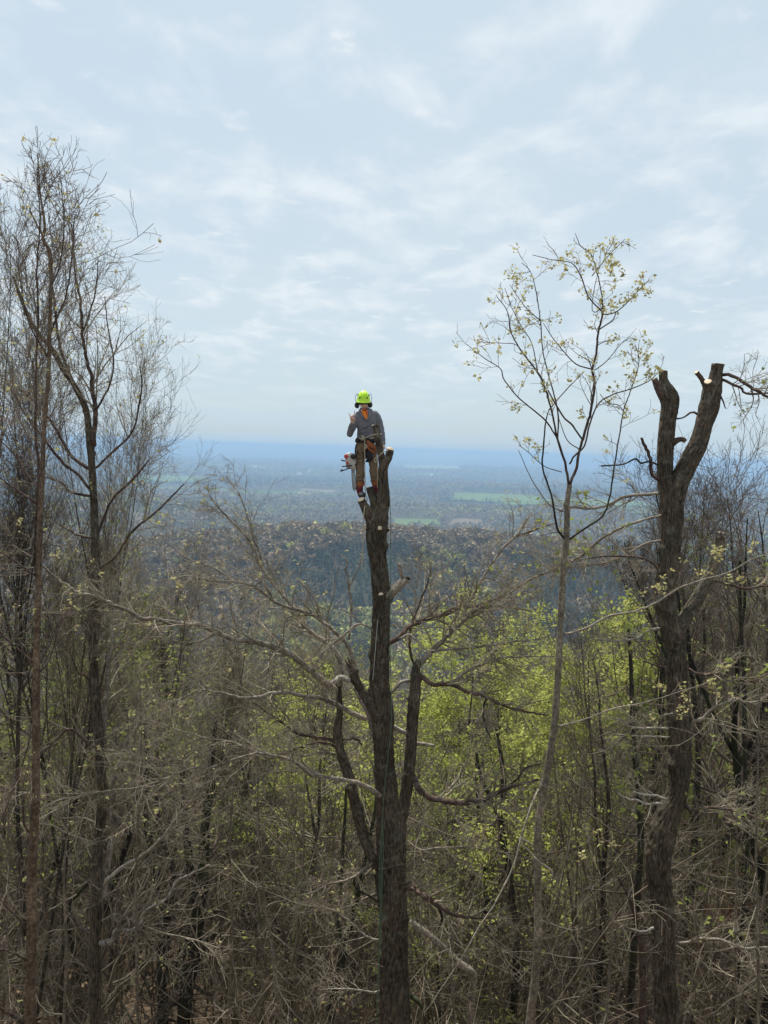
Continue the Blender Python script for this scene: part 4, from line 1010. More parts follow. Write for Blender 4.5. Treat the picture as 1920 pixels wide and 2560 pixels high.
crown3([(1497, 824, 2.4), (1531, 801, 2), (1540, 781, 1.4)], .1)
crown3([(1508, 786, 2.4), (1525, 785, 2), (1545, 777, 2), (1578, 747, 1.6), (1600, 722, 1.3), (1618, 704, .8)], -.2)
crown3([(1480, 923, 2.6), (1441, 911, 2.2), (1411, 881, 1.8), (1384, 848, 1.4), (1358, 808, 1)], .2)
crown3([(1503, 777, 2.4), (1471, 741, 2.2), (1451, 687, 2), (1428, 657, 1.6), (1384, 650, 1.2), (1331, 637, .8)], .2)
crown3([(1488, 925, 2), (1518, 901, 1.6), (1551, 861, 1.2), (1575, 844, .8)], -.1)
crown3([(1452, 1125, 2), (1418, 1100, 1.6), (1395, 1040, 1.2)], .1, tw=False)
crown3([(1480, 690, 1.8), (1500, 665, 1.6), (1530, 630, 1.2), (1562, 598, .8)], .1)
crown3([(1317, 895, 1.8), (1290, 862, 1.4), (1255, 858, 1.2), (1202, 855, .8)], -.2)
crown3([(1344, 931, 1.8), (1330, 860, 1.5), (1300, 810, 1.3), (1280, 770, 1.2), (1262, 720, .8)], .1)
crown3([(1351, 801, 1.6), (1320, 775, 1.4), (1300, 750, 1.2), (1275, 712, .8)], .2)
crown3([(1506, 770, 1.8), (1482, 780, 1.4), (1484, 730, 1.2), (1500, 660, 1), (1498, 640, .8)], .2)
crown3([(1404, 1180, 1.6), (1360, 1165, 1.4), (1320, 1130, 1.2), (1296, 1112, .8)], -.1)
crown3([(1410, 1280, 1.8), (1372, 1260, 1.6), (1330, 1200, 1.4), (1296, 1125, 1)], .1, tw=False)
crown3([(1424, 1350, 2), (1400, 1330, 1.4), (1350, 1340, 1)], .1, tw=False)
crown3([(1406, 1586, 4.4), (1430, 1582, 4.2), (1464, 1571, 4), (1495, 1555, 3.8), (1527, 1539, 3.6), (1591, 1527, 3.4), (1642, 1505, 3.2), (1694, 1473, 3), (1746, 1452, 2.8), (1796, 1439, 2.6), (1836, 1424, 2.2), (1875, 1400, 1.8), (1925, 1383, 1)], -.5, m='limb')
crown3([(1392, 1816, 3.2), (1430, 1808, 3), (1464, 1797, 2.8), (1536, 1771, 2.4), (1599, 1759, 2.2), (1650, 1745, 2), (1700, 1729, 1.8), (1762, 1709, 1.5), (1801, 1688, 1)], -.4, m='limb')
crown3([(1346, 1974, 4), (1330, 2010, 3.8), (1310, 2070, 3.6), (1282, 2168, 3), (1235, 2262, 2.6), (1196, 2320, 2.4), (1149, 2403, 2), (1059, 2536, 1.2)], -.8, m='limb', tw=False)
crown3([(1340, 2118, 3), (1318, 2104, 2.8), (1296, 2094, 3), (1306, 2110, 2.8), (1345, 2152, 2.6), (1380, 2178, 2.2), (1376, 2202, 1.6)], -.15, m='palebark', tw=False)
crown3([(1348, 2134, 1.8), (1400, 2128, 1.6), (1470, 2110, 1.4), (1530, 2084, .9)], -.2)
T3.twigs(33, per=9, length=0.34, m='twig_red', up=0.03, per2=3, per3=0, ang=48, leaves=(230, .024, .026, 8, 'leaf_bud'), droop=0.03, t0=0.3, rmin=0.0018)
# fuller leaves at the top right of its crown
g3 = np.random.default_rng(5)
cc = []
for (a_, b_) in [((1508, 784), (1618, 704)), ((1510, 775), (1600, 730)), ((1491, 677), (1470, 625)), ((1478, 660), (1560, 680)), ((1590, 700), (1622, 735)), ((1500, 640), (1545, 660))]:
    for t in g3.random(6): cc.append(U(a_[0]+(b_[0]-a_[0])*t+g3.normal()*4, a_[1]+(b_[1]-a_[1])*t+g3.normal()*4, D3-.1+g3.normal()*.08)-T3.off)
v, q = leaf_quads(g3, np.array(cc), .026, .028, 9, .03)
link('foliage', mesh_np('foliage', v, q, smooth=False), M['leaf_bud'], T3.root, 'stuff')

# --- left-hand trees
D4 = 8.0
r4 = to_ground(path([(94, 384, 1.2), (100, 480, 2), (112, 560, 3), (108, 601, 3.4), (127, 642, 3.6), (125, 791, 4), (122, 930, 4.4), (117, 990, 4.6), (110, 1081, 5), (105, 1201, 6), (99, 1322, 7), (96, 1442, 7.6), (92, 1616, 8.2), (91, 1782, 9), (88, 2014, 10.4), (80, 2192, 11.4), (78, 2358, 12), (75, 2556, 13)], D4))
T4 = Tree('slender_tree', 'straight slender tree with smooth pale brown trunk at the left edge', gbase(r4))
T4.part('trunk', r4, 'brown', 24, dv=0.03, furrow=0.0015, lump=0.035, seed=71, knobs=12)
B = lambda pts, d0, d1, m='reddish', tw=True: T4.limb(pts, d0, d1, m=m, twigs=tw, name='branch')
B([(92, 1445, 5), (88, 1397, 4.4), (92, 1262, 3.6), (96, 1171, 3.4), (89, 1081, 3.2), (90, 990, 3), (90, 900, 2.8), (95, 791, 2.4), (92, 680, 2), (99, 560, 1.4), (92, 430, .8)], D4, D4+.3)
B([(96, 1442, 3), (75, 1430, 2.6), (40, 1405, 2.4), (0, 1380, 2)], D4, D4-.2)
B([(94, 1260, 2.4), (60, 1238, 2.2), (20, 1210, 2), (-20, 1180, 1.4)], D4, D4-.2)
B([(105, 1230, 2.4), (70, 1190, 2), (30, 1130, 1.6), (-10, 1090, 1)], D4, D4+.2)
B([(86, 1660, 3), (60, 1635, 2.4), (20, 1600, 2), (-10, 1570, 1.2)], D4, D4-.1)
B([(100, 1680, 2.4), (118, 1660, 2), (130, 1630, 1.4), (150, 1560, 1)], D4, D4+.1)
B([(88, 1790, 2), (60, 1900, 1.8), (30, 1980, 1.4), (0, 2060, 1)], D4, D4-.4)
B([(78, 2230, 3), (60, 2226, 2.4), (40, 2212, 1.8), (10, 2200, 1)], D4, D4-.1)
B([(72, 2405, 4), (55, 2395, 3.4), (30, 2380, 3), (-5, 2374, 2)], D4, D4-.2)
B([(70, 2330, 3), (50, 2300, 2.4), (20, 2270, 2), (-5, 2245, 1.6)], D4, D4-.2)
B([(84, 2090, 2.6), (72, 2078, 2.2), (60, 2060, 2), (58, 2010, 1.8), (62, 1985, 1)], D4, D4-.1)
B([(60, 2556, 5), (40, 2545, 4.4), (10, 2525, 4), (-10, 2515, 3)], D4-.3, D4-.5)
B([(120, 850, 2.6), (140, 800, 2.4), (165, 740, 2), (180, 640, 1.6), (186, 540, 1)], D4, D4+.1)
B([(126, 720, 2), (150, 660, 1.8), (160, 560, 1.4), (150, 430, .8)], D4, D4+.1)
B([(124, 900, 2), (100, 860, 1.8), (70, 800, 1.6), (50, 700, 1.2), (45, 600, .8)], D4, D4-.1)
T4.twigs(34, per=11, length=0.8, m='twig_red', up=0.08, per2=4, per3=3, ang=38, leaves=(120, .026, .02, 3, 'leaf_bud'))

D5 = 13.0
r5 = to_ground(path([(33, 690, 3), (65, 778, 4.4), (95, 832, 5.4), (130, 872, 6), (157, 921, 6.2), (187, 966, 7), (208, 1005, 7.2), (217, 1036, 7.4), (225, 1111, 8.6), (232, 1201, 8.6), (237, 1322, 9), (241, 1458, 10.6), (239, 1483, 10), (230, 1566, 9.4), (234, 1649, 9.6), (240, 1748, 10.4), (247, 1848, 11.4), (254, 1981, 12), (254, 2026, 12), (245, 2126, 12.4), (240, 2258, 12.6), (237, 2391, 13), (239, 2556, 13.6)], D5))
T5 = Tree('dark_trunk_tree', 'dark grey-barked tree left of the open view, its crown reaching above the horizon', gbase(r5))
T5.part('trunk', r5, 'oak', 36, dv=0.025, furrow=0.008, lump=0.05, seed=81, ridge=0.04, knobs=16)
B = lambda pts, d0, d1, m='reddish', tw=True: T5.limb(pts, d0, d1, m=m, twigs=tw, name='branch')
B([(230, 1120, 6), (234, 1105, 6), (238, 1021, 5.4), (231, 975, 5), (229, 939, 4.4), (217, 900, 4), (206, 832, 3.6), (201, 750, 3), (188, 690, 2.6), (184, 628, 2), (178, 560, 1.2)], D5, D5-.3)
B([(187, 966, 4), (160, 900, 3.8), (146, 845, 3.6), (136, 750, 3.2), (127, 696, 3), (122, 640, 2.6), (111, 601, 2.4), (89, 555, 2), (73, 520, 1.2)], D5, D5+.3)
B([(232, 1180, 4.6), (210, 1165, 4.2), (180, 1142, 4), (160, 1110, 3.6), (145, 1080, 3.2), (110, 1030, 2.8), (70, 990, 2.4), (20, 950, 1.6)], D5, D5+.2)
B([(232, 1235, 4.2), (200, 1190, 3.8), (160, 1160, 3.6), (120, 1110, 3), (60, 1030, 2.4), (20, 960, 1.8)], D5, D5-.4)
B([(225, 1240, 3), (178, 1230, 3), (140, 1200, 2.4), (60, 1185, 1.6)], D5, D5-.3)
B([(240, 1170, 3), (270, 1140, 2.8), (330, 1080, 2.6), (350, 1000, 2.2), (355, 960, 1.8), (350, 915, 1)], D5, D5-.3)
B([(246, 1330, 3.4), (280, 1250, 3.2), (330, 1200, 3), (365, 1160, 2.4), (372, 1150, 2)], D5, D5+.2)
B([(250, 1420, 3.6), (290, 1390, 3.2), (330, 1330, 3), (390, 1280, 2.6), (420, 1250, 2.2), (460, 1210, 1.4)], D5, D5-.2)
B([(238, 1030, 3), (255, 1000, 2.8), (275, 960, 2.4), (284, 900, 2), (270, 820, 1.6), (262, 740, 1)], D5, D5-.2)
B([(206, 832, 2.4), (225, 780, 2.2), (240, 720, 1.8), (245, 650, 1)], D5, D5)
B([(247, 1330, 2.6), (220, 1345, 2.4), (180, 1330, 2), (130, 1300, 1.4)], D5, D5-.2)
B([(256, 2240, 8), (262, 2200, 8), (275, 2126, 8.4), (288, 2076, 8.4), (284, 2040, 7), (282, 1993, 6.6), (284, 1950, 6), (300, 1900, 5.6), (318, 1848, 5), (330, 1800, 4), (345, 1740, 2.6)], D5+.1, D5+.6, m='limb')
B([(290, 2074, 6), (300, 2040, 5.6), (308, 1980, 5.4), (322, 1900, 5), (338, 1830, 3.6), (370, 1760, 2.4)], D5+.3, D5-.2, m='limb')
B([(252, 1860, 6), (259, 1831, 6), (262, 1782, 6), (268, 1720, 6), (272, 1649, 6), (280, 1600, 5.6), (285, 1550, 5), (292, 1480, 3.6), (300, 1400, 2.4)], D5+.1, D5+.4, m='limb')
B([(250, 2358, 6), (266, 2358, 6.4), (279, 2351, 6.6), (286, 2338, 5.6), (291, 2325, 5.2), (325, 2326, 4.4), (348, 2315, 3.8), (368, 2275, 3.2), (411, 2252, 3), (444, 2202, 2.8), (470, 2188, 2.4), (524, 2162, 1.8)], D5-.1, D5-.6, m='palebark')
B([(262, 2210, 4.6), (275, 2192, 4.6), (315, 2162, 4.8), (365, 2132, 4), (414, 2083, 3.4), (464, 2016, 2.8), (514, 1960, 2), (550, 1920, 1.2)], D5-.1, D5-.8, m='palebark')
B([(256, 2300, 3), (275, 2292, 2.8), (292, 2285, 2.8), (341, 2305, 2.6), (391, 2328, 2.6), (464, 2345, 2.4), (550, 2371, 1.8)], D5-.1, D5-.6, m='limb')
B([(290, 2075, 4), (315, 2060, 3.8), (350, 2020, 3.6), (390, 1980, 3.4), (440, 1930, 2.8), (470, 1870, 1.8)], D5+.2, D5-.3, m='limb')
B([(232, 1870, 3.6), (200, 1840, 3.4), (170, 1822, 3), (140, 1850, 2.2), (110, 1880, 1.2)], D5, D5-.2)
B([(228, 1720, 3), (215, 1690, 2.8), (195, 1680, 2.6), (178, 1640, 2), (150, 1600, 1.2)], D5, D5-.1)
B([(240, 2190, 5), (218, 2210, 5), (190, 2240, 4.6), (176, 2262, 4.4), (178, 2290, 3)], D5, D5+.2, m='dark')
B([(226, 2334, 4.6), (208, 2322, 4.2), (190, 2310, 3.8), (182, 2290, 2.6)], D5, D5, m='reddish')
T5.twigs(35, per=13, length=1.0, m='twig', up=0.05, per2=6, per3=3, ang=42, leaves=(200, .032, .03, 3, 'leaf_bud'))

# --- dark mossy trunks low on the left
def dark_tree(label, stems, d, seed, m='dark', tw='twig_dark', group=None, per=12, length=1.2, lv=None):
    rows = [path(s, d+0.15*i) for i, s in enumerate(stems)]
    rows[0] = to_ground(rows[0])
    t = Tree('dark_stemmed_tree', label, gbase(rows[0]), group)
    for i, r in enumerate(rows):
        t.part('trunk' if i == 0 else 'stem', r, m, 28, dv=0.04, furrow=0.008, lump=0.06, seed=seed+i, ridge=0.05, knobs=8)
        t.P.append(catmull(r, 14)[0])
    t.twigs(seed, per=per, length=length, m=tw, up=0.05, per2=6, per3=3, ang=50, leaves=lv, t0=0.0)
    return t
dark_tree('dark twin-stemmed tree low on the left, the thinner of two black mossy trunks', [
    [(360, 1800, 4), (368, 1900, 6), (361, 1993, 7), (368, 2059, 8), (378, 2142, 9), (398, 2225, 10), (414, 2291, 12), (411, 2341, 13), (408, 2424, 12), (408, 2530, 13)],
    [(392, 1990, 4), (398, 2076, 6.5), (414, 2126, 7), (434, 2175, 7), (426, 2250, 9), (414, 2300, 10)]], 18, 401)
dark_tree('thick black mossy trunk low on the left, forking above a leaning base', [
    [(540, 1800, 4), (530, 1894, 7), (520, 1993, 10), (512, 2093, 12), (506, 2192, 14), (497, 2291, 17), (480, 2358, 19), (474, 2424, 18), (461, 2524, 17)],
    [(450, 1900, 5), (458, 1960, 7), (461, 2026, 8), (466, 2093, 9), (478, 2180, 10), (488, 2258, 12)],
    [(545, 2330, 4), (520, 2352, 7), (505, 2372, 8), (492, 2400, 10)]], 17.5, 411)
dark_tree('dark straight trunk among the green leaves right of the middle', [
    [(1240, 1820, 3), (1254, 1900, 5), (1259, 1999, 8), (1255, 2077, 8.4), (1268, 2156, 8.4), (1277, 2234, 8), (1290, 2312, 8), (1292, 2380, 9)],
    [(1190, 1880, 3), (1205, 1950, 4), (1235, 2010, 5), (1254, 2070, 6)]], 17, 421, lv=(500, .05, .08, 5, 'leaf_green'))
dark_tree('thin dark trunk among the green leaves just left of the straight one', [
    [(1190, 1900, 3), (1196, 2030, 4.6), (1204, 2100, 5.4), (1211, 2156, 6), (1216, 2234, 7), (1218, 2300, 7)]], 18.5, 431, lv=(400, .05, .08, 5, 'leaf_mid'))
dark_tree('thin black crooked trunk close on the left of the topped tree', [
    [(868, 1900, 2), (863, 2030, 3.4), (858, 2102, 4), (851, 2199, 5), (846, 2283, 5.6), (848, 2331, 6), (853, 2380, 6.6), (844, 2440, 6.6), (825, 2520, 7)]], 15.5, 441)
dark_tree('dark trunk behind and left of the forked right-hand tree', [
    [(1570, 1560, 3), (1576, 1640, 4.4), (1579, 1715, 5), (1581, 1820, 7), (1589, 1898, 7.4), (1597, 1977, 7.6), (1602, 2100, 8)]], 15, 451)
dark_tree('reddish leaning trunk close on the left of the forked tree, low down', [
    [(1545, 2190, 2.6), (1575, 2250, 4), (1595, 2310, 6), (1606, 2373, 8), (1607, 2460, 8), (1605, 2556, 8.6)]], 13.5, 461, m='reddish')
dark_tree('thin straight dark trunk near the right edge', [
    [(1849, 1400, 3.4), (1852, 1560, 4), (1860, 1700, 4.4), (1862, 1900, 5), (1870, 2100, 5.4)]], 16, 471)
dark_tree('grey leaning trunk right of the foot of the topped tree', [
    [(1023, 2303, 7.5), (1060, 2330, 7.8), (1094, 2356, 8), (1141, 2403, 8.4), (1182, 2436, 8.6)]], 15.2, 481, m='limb', per=5)
# pale-twigged saplings close to the viewer
def sapling(label, pts, d, seed, per=13, length=0.9, tw='twig'):
    r = to_ground(path(pts, d)); t = Tree('sapling', label, gbase(r), 'saplings in the wood')
    t.part('trunk', r, 'smooth', 10, dv=0.06, furrow=0.001, lump=0.05, seed=seed, knobs=10)
    t.P.append(catmull(r[:-2], 14)[0]); t.twigs(seed, per=per, length=length, m=tw, up=0.02, per2=5, per3=3, ang=62, t0=0.0)
SAP = [([(640, 2040, 1.4), (652, 2149, 2.4), (663, 2274, 3.4), (675, 2333, 4), (687, 2431, 5), (703, 2556, 5.6)], 10.5, 'brown sapling with pale twigs left of the topped trunk, bottom of the picture'),
       ([(1520, 2060, 1.4), (1535, 2200, 2.4), (1530, 2330, 3), (1515, 2556, 4)], 10.5, 'thin sapling with pale twigs between slender and forked trunks'),
       ([(1840, 2000, 1.6), (1842, 2200, 2.6), (1838, 2380, 3.4), (1842, 2556, 4)], 11, 'thin sapling with pale twigs right of the forked trunk'),
       ([(1450, 2160, 1.4), (1460, 2300, 2.4), (1456, 2420, 3), (1450, 2556, 3.6)], 12.5, 'thin dark sapling right of the slender pale trunk'),
       ([(1900, 1700, 1.4), (1895, 1900, 2.4), (1890, 2200, 3.2), (1896, 2556, 4)], 9.5, 'sapling with pale twigs nearest the right edge'),
       ([(170, 2060, 1.6), (160, 2200, 2.8), (166, 2380, 3.4), (160, 2556, 4)], 10.5, 'sapling with pale twigs between the two left-hand trunks'),
       ([(20, 2000, 1.6), (22, 2200, 2.6), (16, 2380, 3.4), (20, 2556, 4)], 11.5, 'thin sapling at the very left edge'),
       ([(1110, 2240, 1.4), (1130, 2330, 2.2), (1128, 2430, 2.8), (1135, 2556, 3.2)], 12.5, 'thin sapling right of the foot of the topped trunk'),
       ([(350, 1700, 1.8), (352, 1900, 2.6), (340, 2200, 3.4), (345, 2556, 4.4)], 12, 'tall thin sapling right of the dark left-hand trunk'),
       ([(590, 1900, 1.6), (575, 2100, 2.6), (580, 2350, 3.4), (572, 2556, 4)], 12.5, 'tall thin sapling right of the black mossy trunks')]
for i, (pts_, d_, lb) in enumerate(SAP): sapling(lb, pts_, d_, 500+i)

# ------------------------------------------------------------------ undergrowth
def brush(name, n, y0, y1, h0, h1, seed, m, dens=0.55, leaves=None, kind='stuff', xr=None, per=(6, 4)):
    g = np.random.default_rng(seed)
    y = np.sqrt(g.uniform(y0*y0, y1*y1, n)); x = y*g.uniform(-dens, dens, n) if xr is None else g.uniform(xr[0], xr[1], n)
    pxb = 960+x/np.maximum(y, 1)*F
    kp = ~((y < 21) & (pxb > 300) & (pxb < 600) & (g.random(n) < .8))
    x, y = x[kp], y[kp]; n = len(x)
    z = G(x, y)
    P0 = np.stack([x, y, z-0.05], -1)
    D0 = np.stack([g.normal(size=n)*.22, g.normal(size=n)*.22, np.ones(n)], -1)
    L = g.uniform(h0, h1, n)
    P = grow(g, P0, D0, L, 9, .13, .04, .03)
    R = (L*0.0045)[:, None]*np.linspace(1, .25, 9)[None]
    Q, Rr, l1 = shoots(g, P, R, per[0], .2, 1, 48, 20, .34, .6, 6, .18, .03, .05, .0025, L)
    Q2, R2, l2 = shoots(g, Q, Rr, per[1], .15, 1, 45, 20, .5, .7, 4, .2, .02, .06, .002, l1)
    acc = Acc()
    for a_, b_, k_ in ((P, R, 4), (Q, Rr, 3), (Q2, R2, 3)):
        v, q = tubes(a_, b_, k_); acc.add(v, q)
    link(name, acc.mesh(name), M[m], None, kind)
    if leaves:
        cnt, size, sp, pr, mt = leaves[:5]
        e = Q2[:, -1]; sel = e[g.permutation(len(e))[:cnt]]
        v, q = leaf_quads(g, sel, size, sp, pr)
        link(leaves[5] if len(leaves) > 5 else 'young_leaves', mesh_np('young_leaves', v, q, smooth=False), M[mt], None, 'stuff')
brush('underwood', 700, 15, 26, 1.6, 5.0, 601, 'twig_far')
brush('underwood', 1500, 17, 42, 2.0, 6.0, 602, 'twig_dark', leaves=(3500, .035, .04, 3, 'leaf_mid', 'young_leaves'))
brush('underwood', 150, 12, 24, 1.6, 4.5, 603, 'twig')
brush('underwood', 900, 14, 34, 4.5, 9.0, 604, 'twig_far', per=(7, 4), leaves=(2600, .04, .03, 2, 'leaf_mid', 'young_leaves'))
brush('underwood', 500, 13, 30, 1.0, 3.0, 605, 'twig_dark', leaves=(2600, .05, .05, 3, 'dead_leaf', 'dead_leaves'))
# flowering bush right of the trunk foot
def bush(px, py, d, n, h, spread, seed, label, mt='bloom', cnt=1500):
    g = np.random.default_rng(seed)
    c = ray_ground(px, py); z = float(G(c[0], c[1]))
    root = empty('flowering_bush', (c[0], c[1], z), label, 'bush')
    D0 = norm(g.normal(size=(n, 3))*np.array([1, 1, .3])+np.array([0, 0, 1.0]))
    P = grow(g, g.normal(size=(n, 3))*np.array([spread*.25, spread*.25, 0]), D0, h*(.6+.5*g.random(n)), 8, .12, .0, .04)
    R = np.full((n, 1), .007)*np.linspace(1, .3, 8)[None]
    Q, Rr, l1 = shoots(g, P, R, 8, .2, 1, 50, 20, .42, .6, 6, .16, .0, .05, .002, np.full(n, h))
    Q2, R2, l2 = shoots(g, Q, Rr, 4, .1, 1, 45, 20, .5, .7, 4, .2, .0, .05, .0018, l1)
    acc = Acc()
    for a_, b_, k_ in ((P, R, 4), (Q, Rr, 3), (Q2, R2, 3)):
        v, q = tubes(a_, b_, k_); acc.add(v, q)
    link('stems', acc.mesh('stems'), M['twig'], root)
    e = np.concatenate([Q2[:, -1], Q2[:, 2], Q[:, -1]]); sel = e[g.permutation(len(e))[:cnt]]
    v, q = leaf_quads(g, sel, .030, .03, 3)
    link('blossom', mesh_np('blossom', v, q, smooth=False), M[mt], root, 'stuff')
bush(1110, 2640, 15.2, 60, 1.9, 1.6, 611, 'bush with pale yellow blossom right of the foot of the topped trunk, nearest to it')
bush(1220, 2590, 16.4, 50, 1.8, 1.5, 612, 'bush with pale yellow blossom right of the foot of the topped trunk, farther from it', cnt=900)
bush(900, 2630, 16.0, 40, 1.5, 1.4, 613, 'small bush with pale yellow blossom left of the foot of the topped trunk', cnt=500)

# ------------------------------------------------------------------ the climber
DP = 12.25
def UU(p, d=None): return U(p[0], p[1], DP+(p[2] if len(p) > 2 else 0) if d is None else d)
PX_M = DP/F
def ellipsoid(acc, c, r, rot=None, n=14):
    th = np.linspace(0, math.pi, n); ph = np.arange(2*n)/(2*n)*2*math.pi
    T_, P_ = np.meshgrid(th[1:-1], ph, indexing='ij')
    V = np.stack([np.sin(T_)*np.cos(P_), np.sin(T_)*np.sin(P_), np.cos(T_)], -1).reshape(-1, 3)
    V = np.concatenate([V, [[0, 0, 1], [0, 0, -1]]])*np.asarray(r)
    if rot is not None: V = V @ np.array(rot).T
    V = V+np.asarray(c)
    m = 2*n; idx = np.arange((n-2)*m).reshape(n-2, m); nx = np.roll(idx, -1, 1)
    q = np.stack([idx[:-1], idx[1:], nx[1:], nx[:-1]], -1).reshape(-1, 4)
    t = np.concatenate([np.stack([np.full(m, len(V)-2), idx[0], nx[0]], -1), np.stack([np.full(m, len(V)-1), nx[-1], idx[-1]], -1)])
    acc.add(V, q, t)
def capsule_chain(acc, pts, K=16, flat=1.0):
    """pts: list of (px, py, ddepth, rx_px[, ry_px]) -> closed tapering tube with round ends; ry is the half depth"""
    rows = np.array([[*UU(p[:3]), p[3]*PX_M, (p[4] if len(p) > 4 else p[3]*flat)*PX_M] for p in pts])
    c, L = catmull(rows, max(8, int(len(pts)*5)))
    P = c[:, :3]; T_ = norm(np.gradient(P, axis=0))
    back = np.array([0.0, 1.0, 0.0])
    side = norm(np.cross(T_, back)); dep = np.cross(side, T_)
    a = np.arange(K)/K*2*math.pi
    # rounded ends
    ends = []
    def cap(p, t, rx, ry, sgn):
        out = []
        for f in (1.0, 0.85, 0.5):
            s = math.sqrt(1-f*f) if f < 1 else 0.02
            out.append((p+sgn*t*f*min(rx, ry)*0.9, rx*max(s, 0.12), ry*max(s, 0.12)))
        return out
    rings = []
    for (p, rx, ry) in cap(P[0], T_[0], c[0, 3], c[0, 4], -1): rings.append((p, rx, ry, side[0], dep[0]))
    for i in range(len(P)): rings.append((P[i], c[i, 3], c[i, 4], side[i], dep[i]))
    for (p, rx, ry) in cap(P[-1], T_[-1], c[-1, 3], c[-1, 4], 1)[::-1]: rings.append((p, rx, ry, side[-1], dep[-1]))
    V = np.concatenate([p+np.cos(a)[:, None]*s_*rx+np.sin(a)[:, None]*d_*ry for p, rx, ry, s_, d_ in rings])
    n = len(rings); idx = np.arange(n*K).reshape(n, K); nx = np.roll(idx, -1, 1)
    q = np.stack([idx[:-1], nx[:-1], nx[1:], idx[1:]], -1).reshape(-1, 4)
    V = np.concatenate([V, [rings[0][0]], [rings[-1][0]]])
    t = np.concatenate([np.stack([np.full(K, n*K), nx[0], idx[0]], -1), np.stack([np.full(K, n*K+1), idx[-1], nx[-1]], -1)])
    acc.add(V, q, t)
def fused(name, acc, m, parent, voxel=0.008, smooth=4, disp=None):
    me = acc.mesh(name); me.transform(Matrix.Translation(-Vector(parent.location)))
    o = link(name, me, m, parent)
    md = o.modifiers.new('fuse', 'REMESH'); md.mode = 'VOXEL'; md.voxel_size = voxel; md.use_smooth_shade = True
    sm = o.modifiers.new('smooth', 'SMOOTH'); sm.factor = 0.5; sm.iterations = smooth
    if disp:
        tx = bpy.data.textures.new(name+'_folds', 'CLOUDS'); tx.noise_scale = disp[1]; tx.noise_depth = 2
        dm = o.modifiers.new('folds', 'DISPLACE'); dm.texture = tx; dm.strength = disp[0]; dm.mid_level = 0.5
    return o
foot = UU((916, 1244, 0))
person = empty('person', tuple(foot), 'climber in a bright green helmet and grey jacket standing in the topped tree, hand raised', 'person')
skin = plain('skin', (0.58, 0.37, 0.28), 0.55, 0.08, 60)
jacket_m = plain('grey_jacket', (0.17, 0.17, 0.19), 0.9, 0.12, 40, bump=0.3, spec=0.1)
orange_m = plain('orange_shirt', (0.85, 0.22, 0.03), 0.85, 0.06, 40, spec=0.1)
trouser_m = plain('brown_trousers', (0.20, 0.145, 0.095), 0.9, 0.28, 22, bump=0.4, spec=0.1)
black_m = plain('black_webbing', (0.018, 0.018, 0.022), 0.7, 0.2, 60)
rust_m = plain('rust_brown_webbing', (0.36, 0.12, 0.045), 0.85, 0.2, 50)
maroon_m = plain('maroon_gaiter', (0.16, 0.02, 0.035), 0.8, 0.25, 50)
boot_m = plain('black_boot', (0.03, 0.03, 0.034), 0.6, 0.2, 50)
toe_m = plain('grey_boot_toe', (0.22, 0.22, 0.23), 0.7, 0.15, 60)
helmet_m = plain('bright_green_helmet', (0.52, 0.86, 0.02), 0.32, 0.03, 10, spec=0.5)
rope_m = plain('tan_rope', (0.42, 0.36, 0.26), 0.9, 0.25, 160)
green_rope_m = plain('green_rope', (0.085, 0.15, 0.085), 0.9, 0.4, 120)
metal_m = plain('dull_metal', (0.55, 0.60, 0.66), 0.35, 0.1, 40, metallic=0.9)
# body, one surface from head to feet
A = Acc()
ellipsoid(A, UU((909.5, 1002, 0.0)), (.074, .095, .10)); 
ellipsoid(A, UU((910.3, 1013, -0.035)), (.052, .055, .062))          # jaw
ellipsoid(A, UU((910.6, 1011, -0.098)), (.011, .016, .018), n=8)        # nose
ellipsoid(A, UU((910.6, 1017.2, -0.088)), (.022, .010, .006), n=8)      # lips
for sx in (-1, 1): ellipsoid(A, UU((909.5+sx*12.2, 1007, 0.01)), (.010, .018, .028), n=8)
capsule_chain(A, [(911, 1012, .02, 8, 8.5), (912, 1024, .02, 8, 8), (914, 1032, .02, 10, 9)])
capsule_chain(A, [(917, 1040, .02, 17, 10), (917, 1052, .02, 22, 15), (917, 1072, .02, 21, 15), (915, 1095, .02, 19, 14), (914, 1112, .02, 20.5, 15), (914, 1120, .02, 18, 15)], 24)
capsule_chain(A, [(896, 1036, .02, 8), (884, 1062, .0, 7), (874, 1082, -.05, 6.2), (874, 1086, -.06, 5.8)])
capsule_chain(A, [(874, 1085, -.06, 5.8), (878, 1070, -.13, 5.6), (881, 1057, -.19, 4.2)])
capsule_chain(A, [(937, 1037, .02, 6.5), (946, 1052, .03, 6), (952.5, 1073, .03, 5.4), (957, 1095, -.03, 5.2), (958, 1112, -.06, 4.4)])
def hand(A, palm0, palm1, fingers, thumb, w=5.6):
    capsule_chain(A, [(*palm0, w*.8, 3.4), (*palm1, w, 3.2)], 14)
    for f in fingers: capsule_chain(A, [(p[0], p[1], p[2], r_) for p, r_ in zip(f, np.linspace(1.42, 1.1, len(f)))], 10)
    capsule_chain(A, [(p[0], p[1], p[2], r_) for p, r_ in zip(thumb, np.linspace(1.8, 1.25, len(thumb)))], 10)
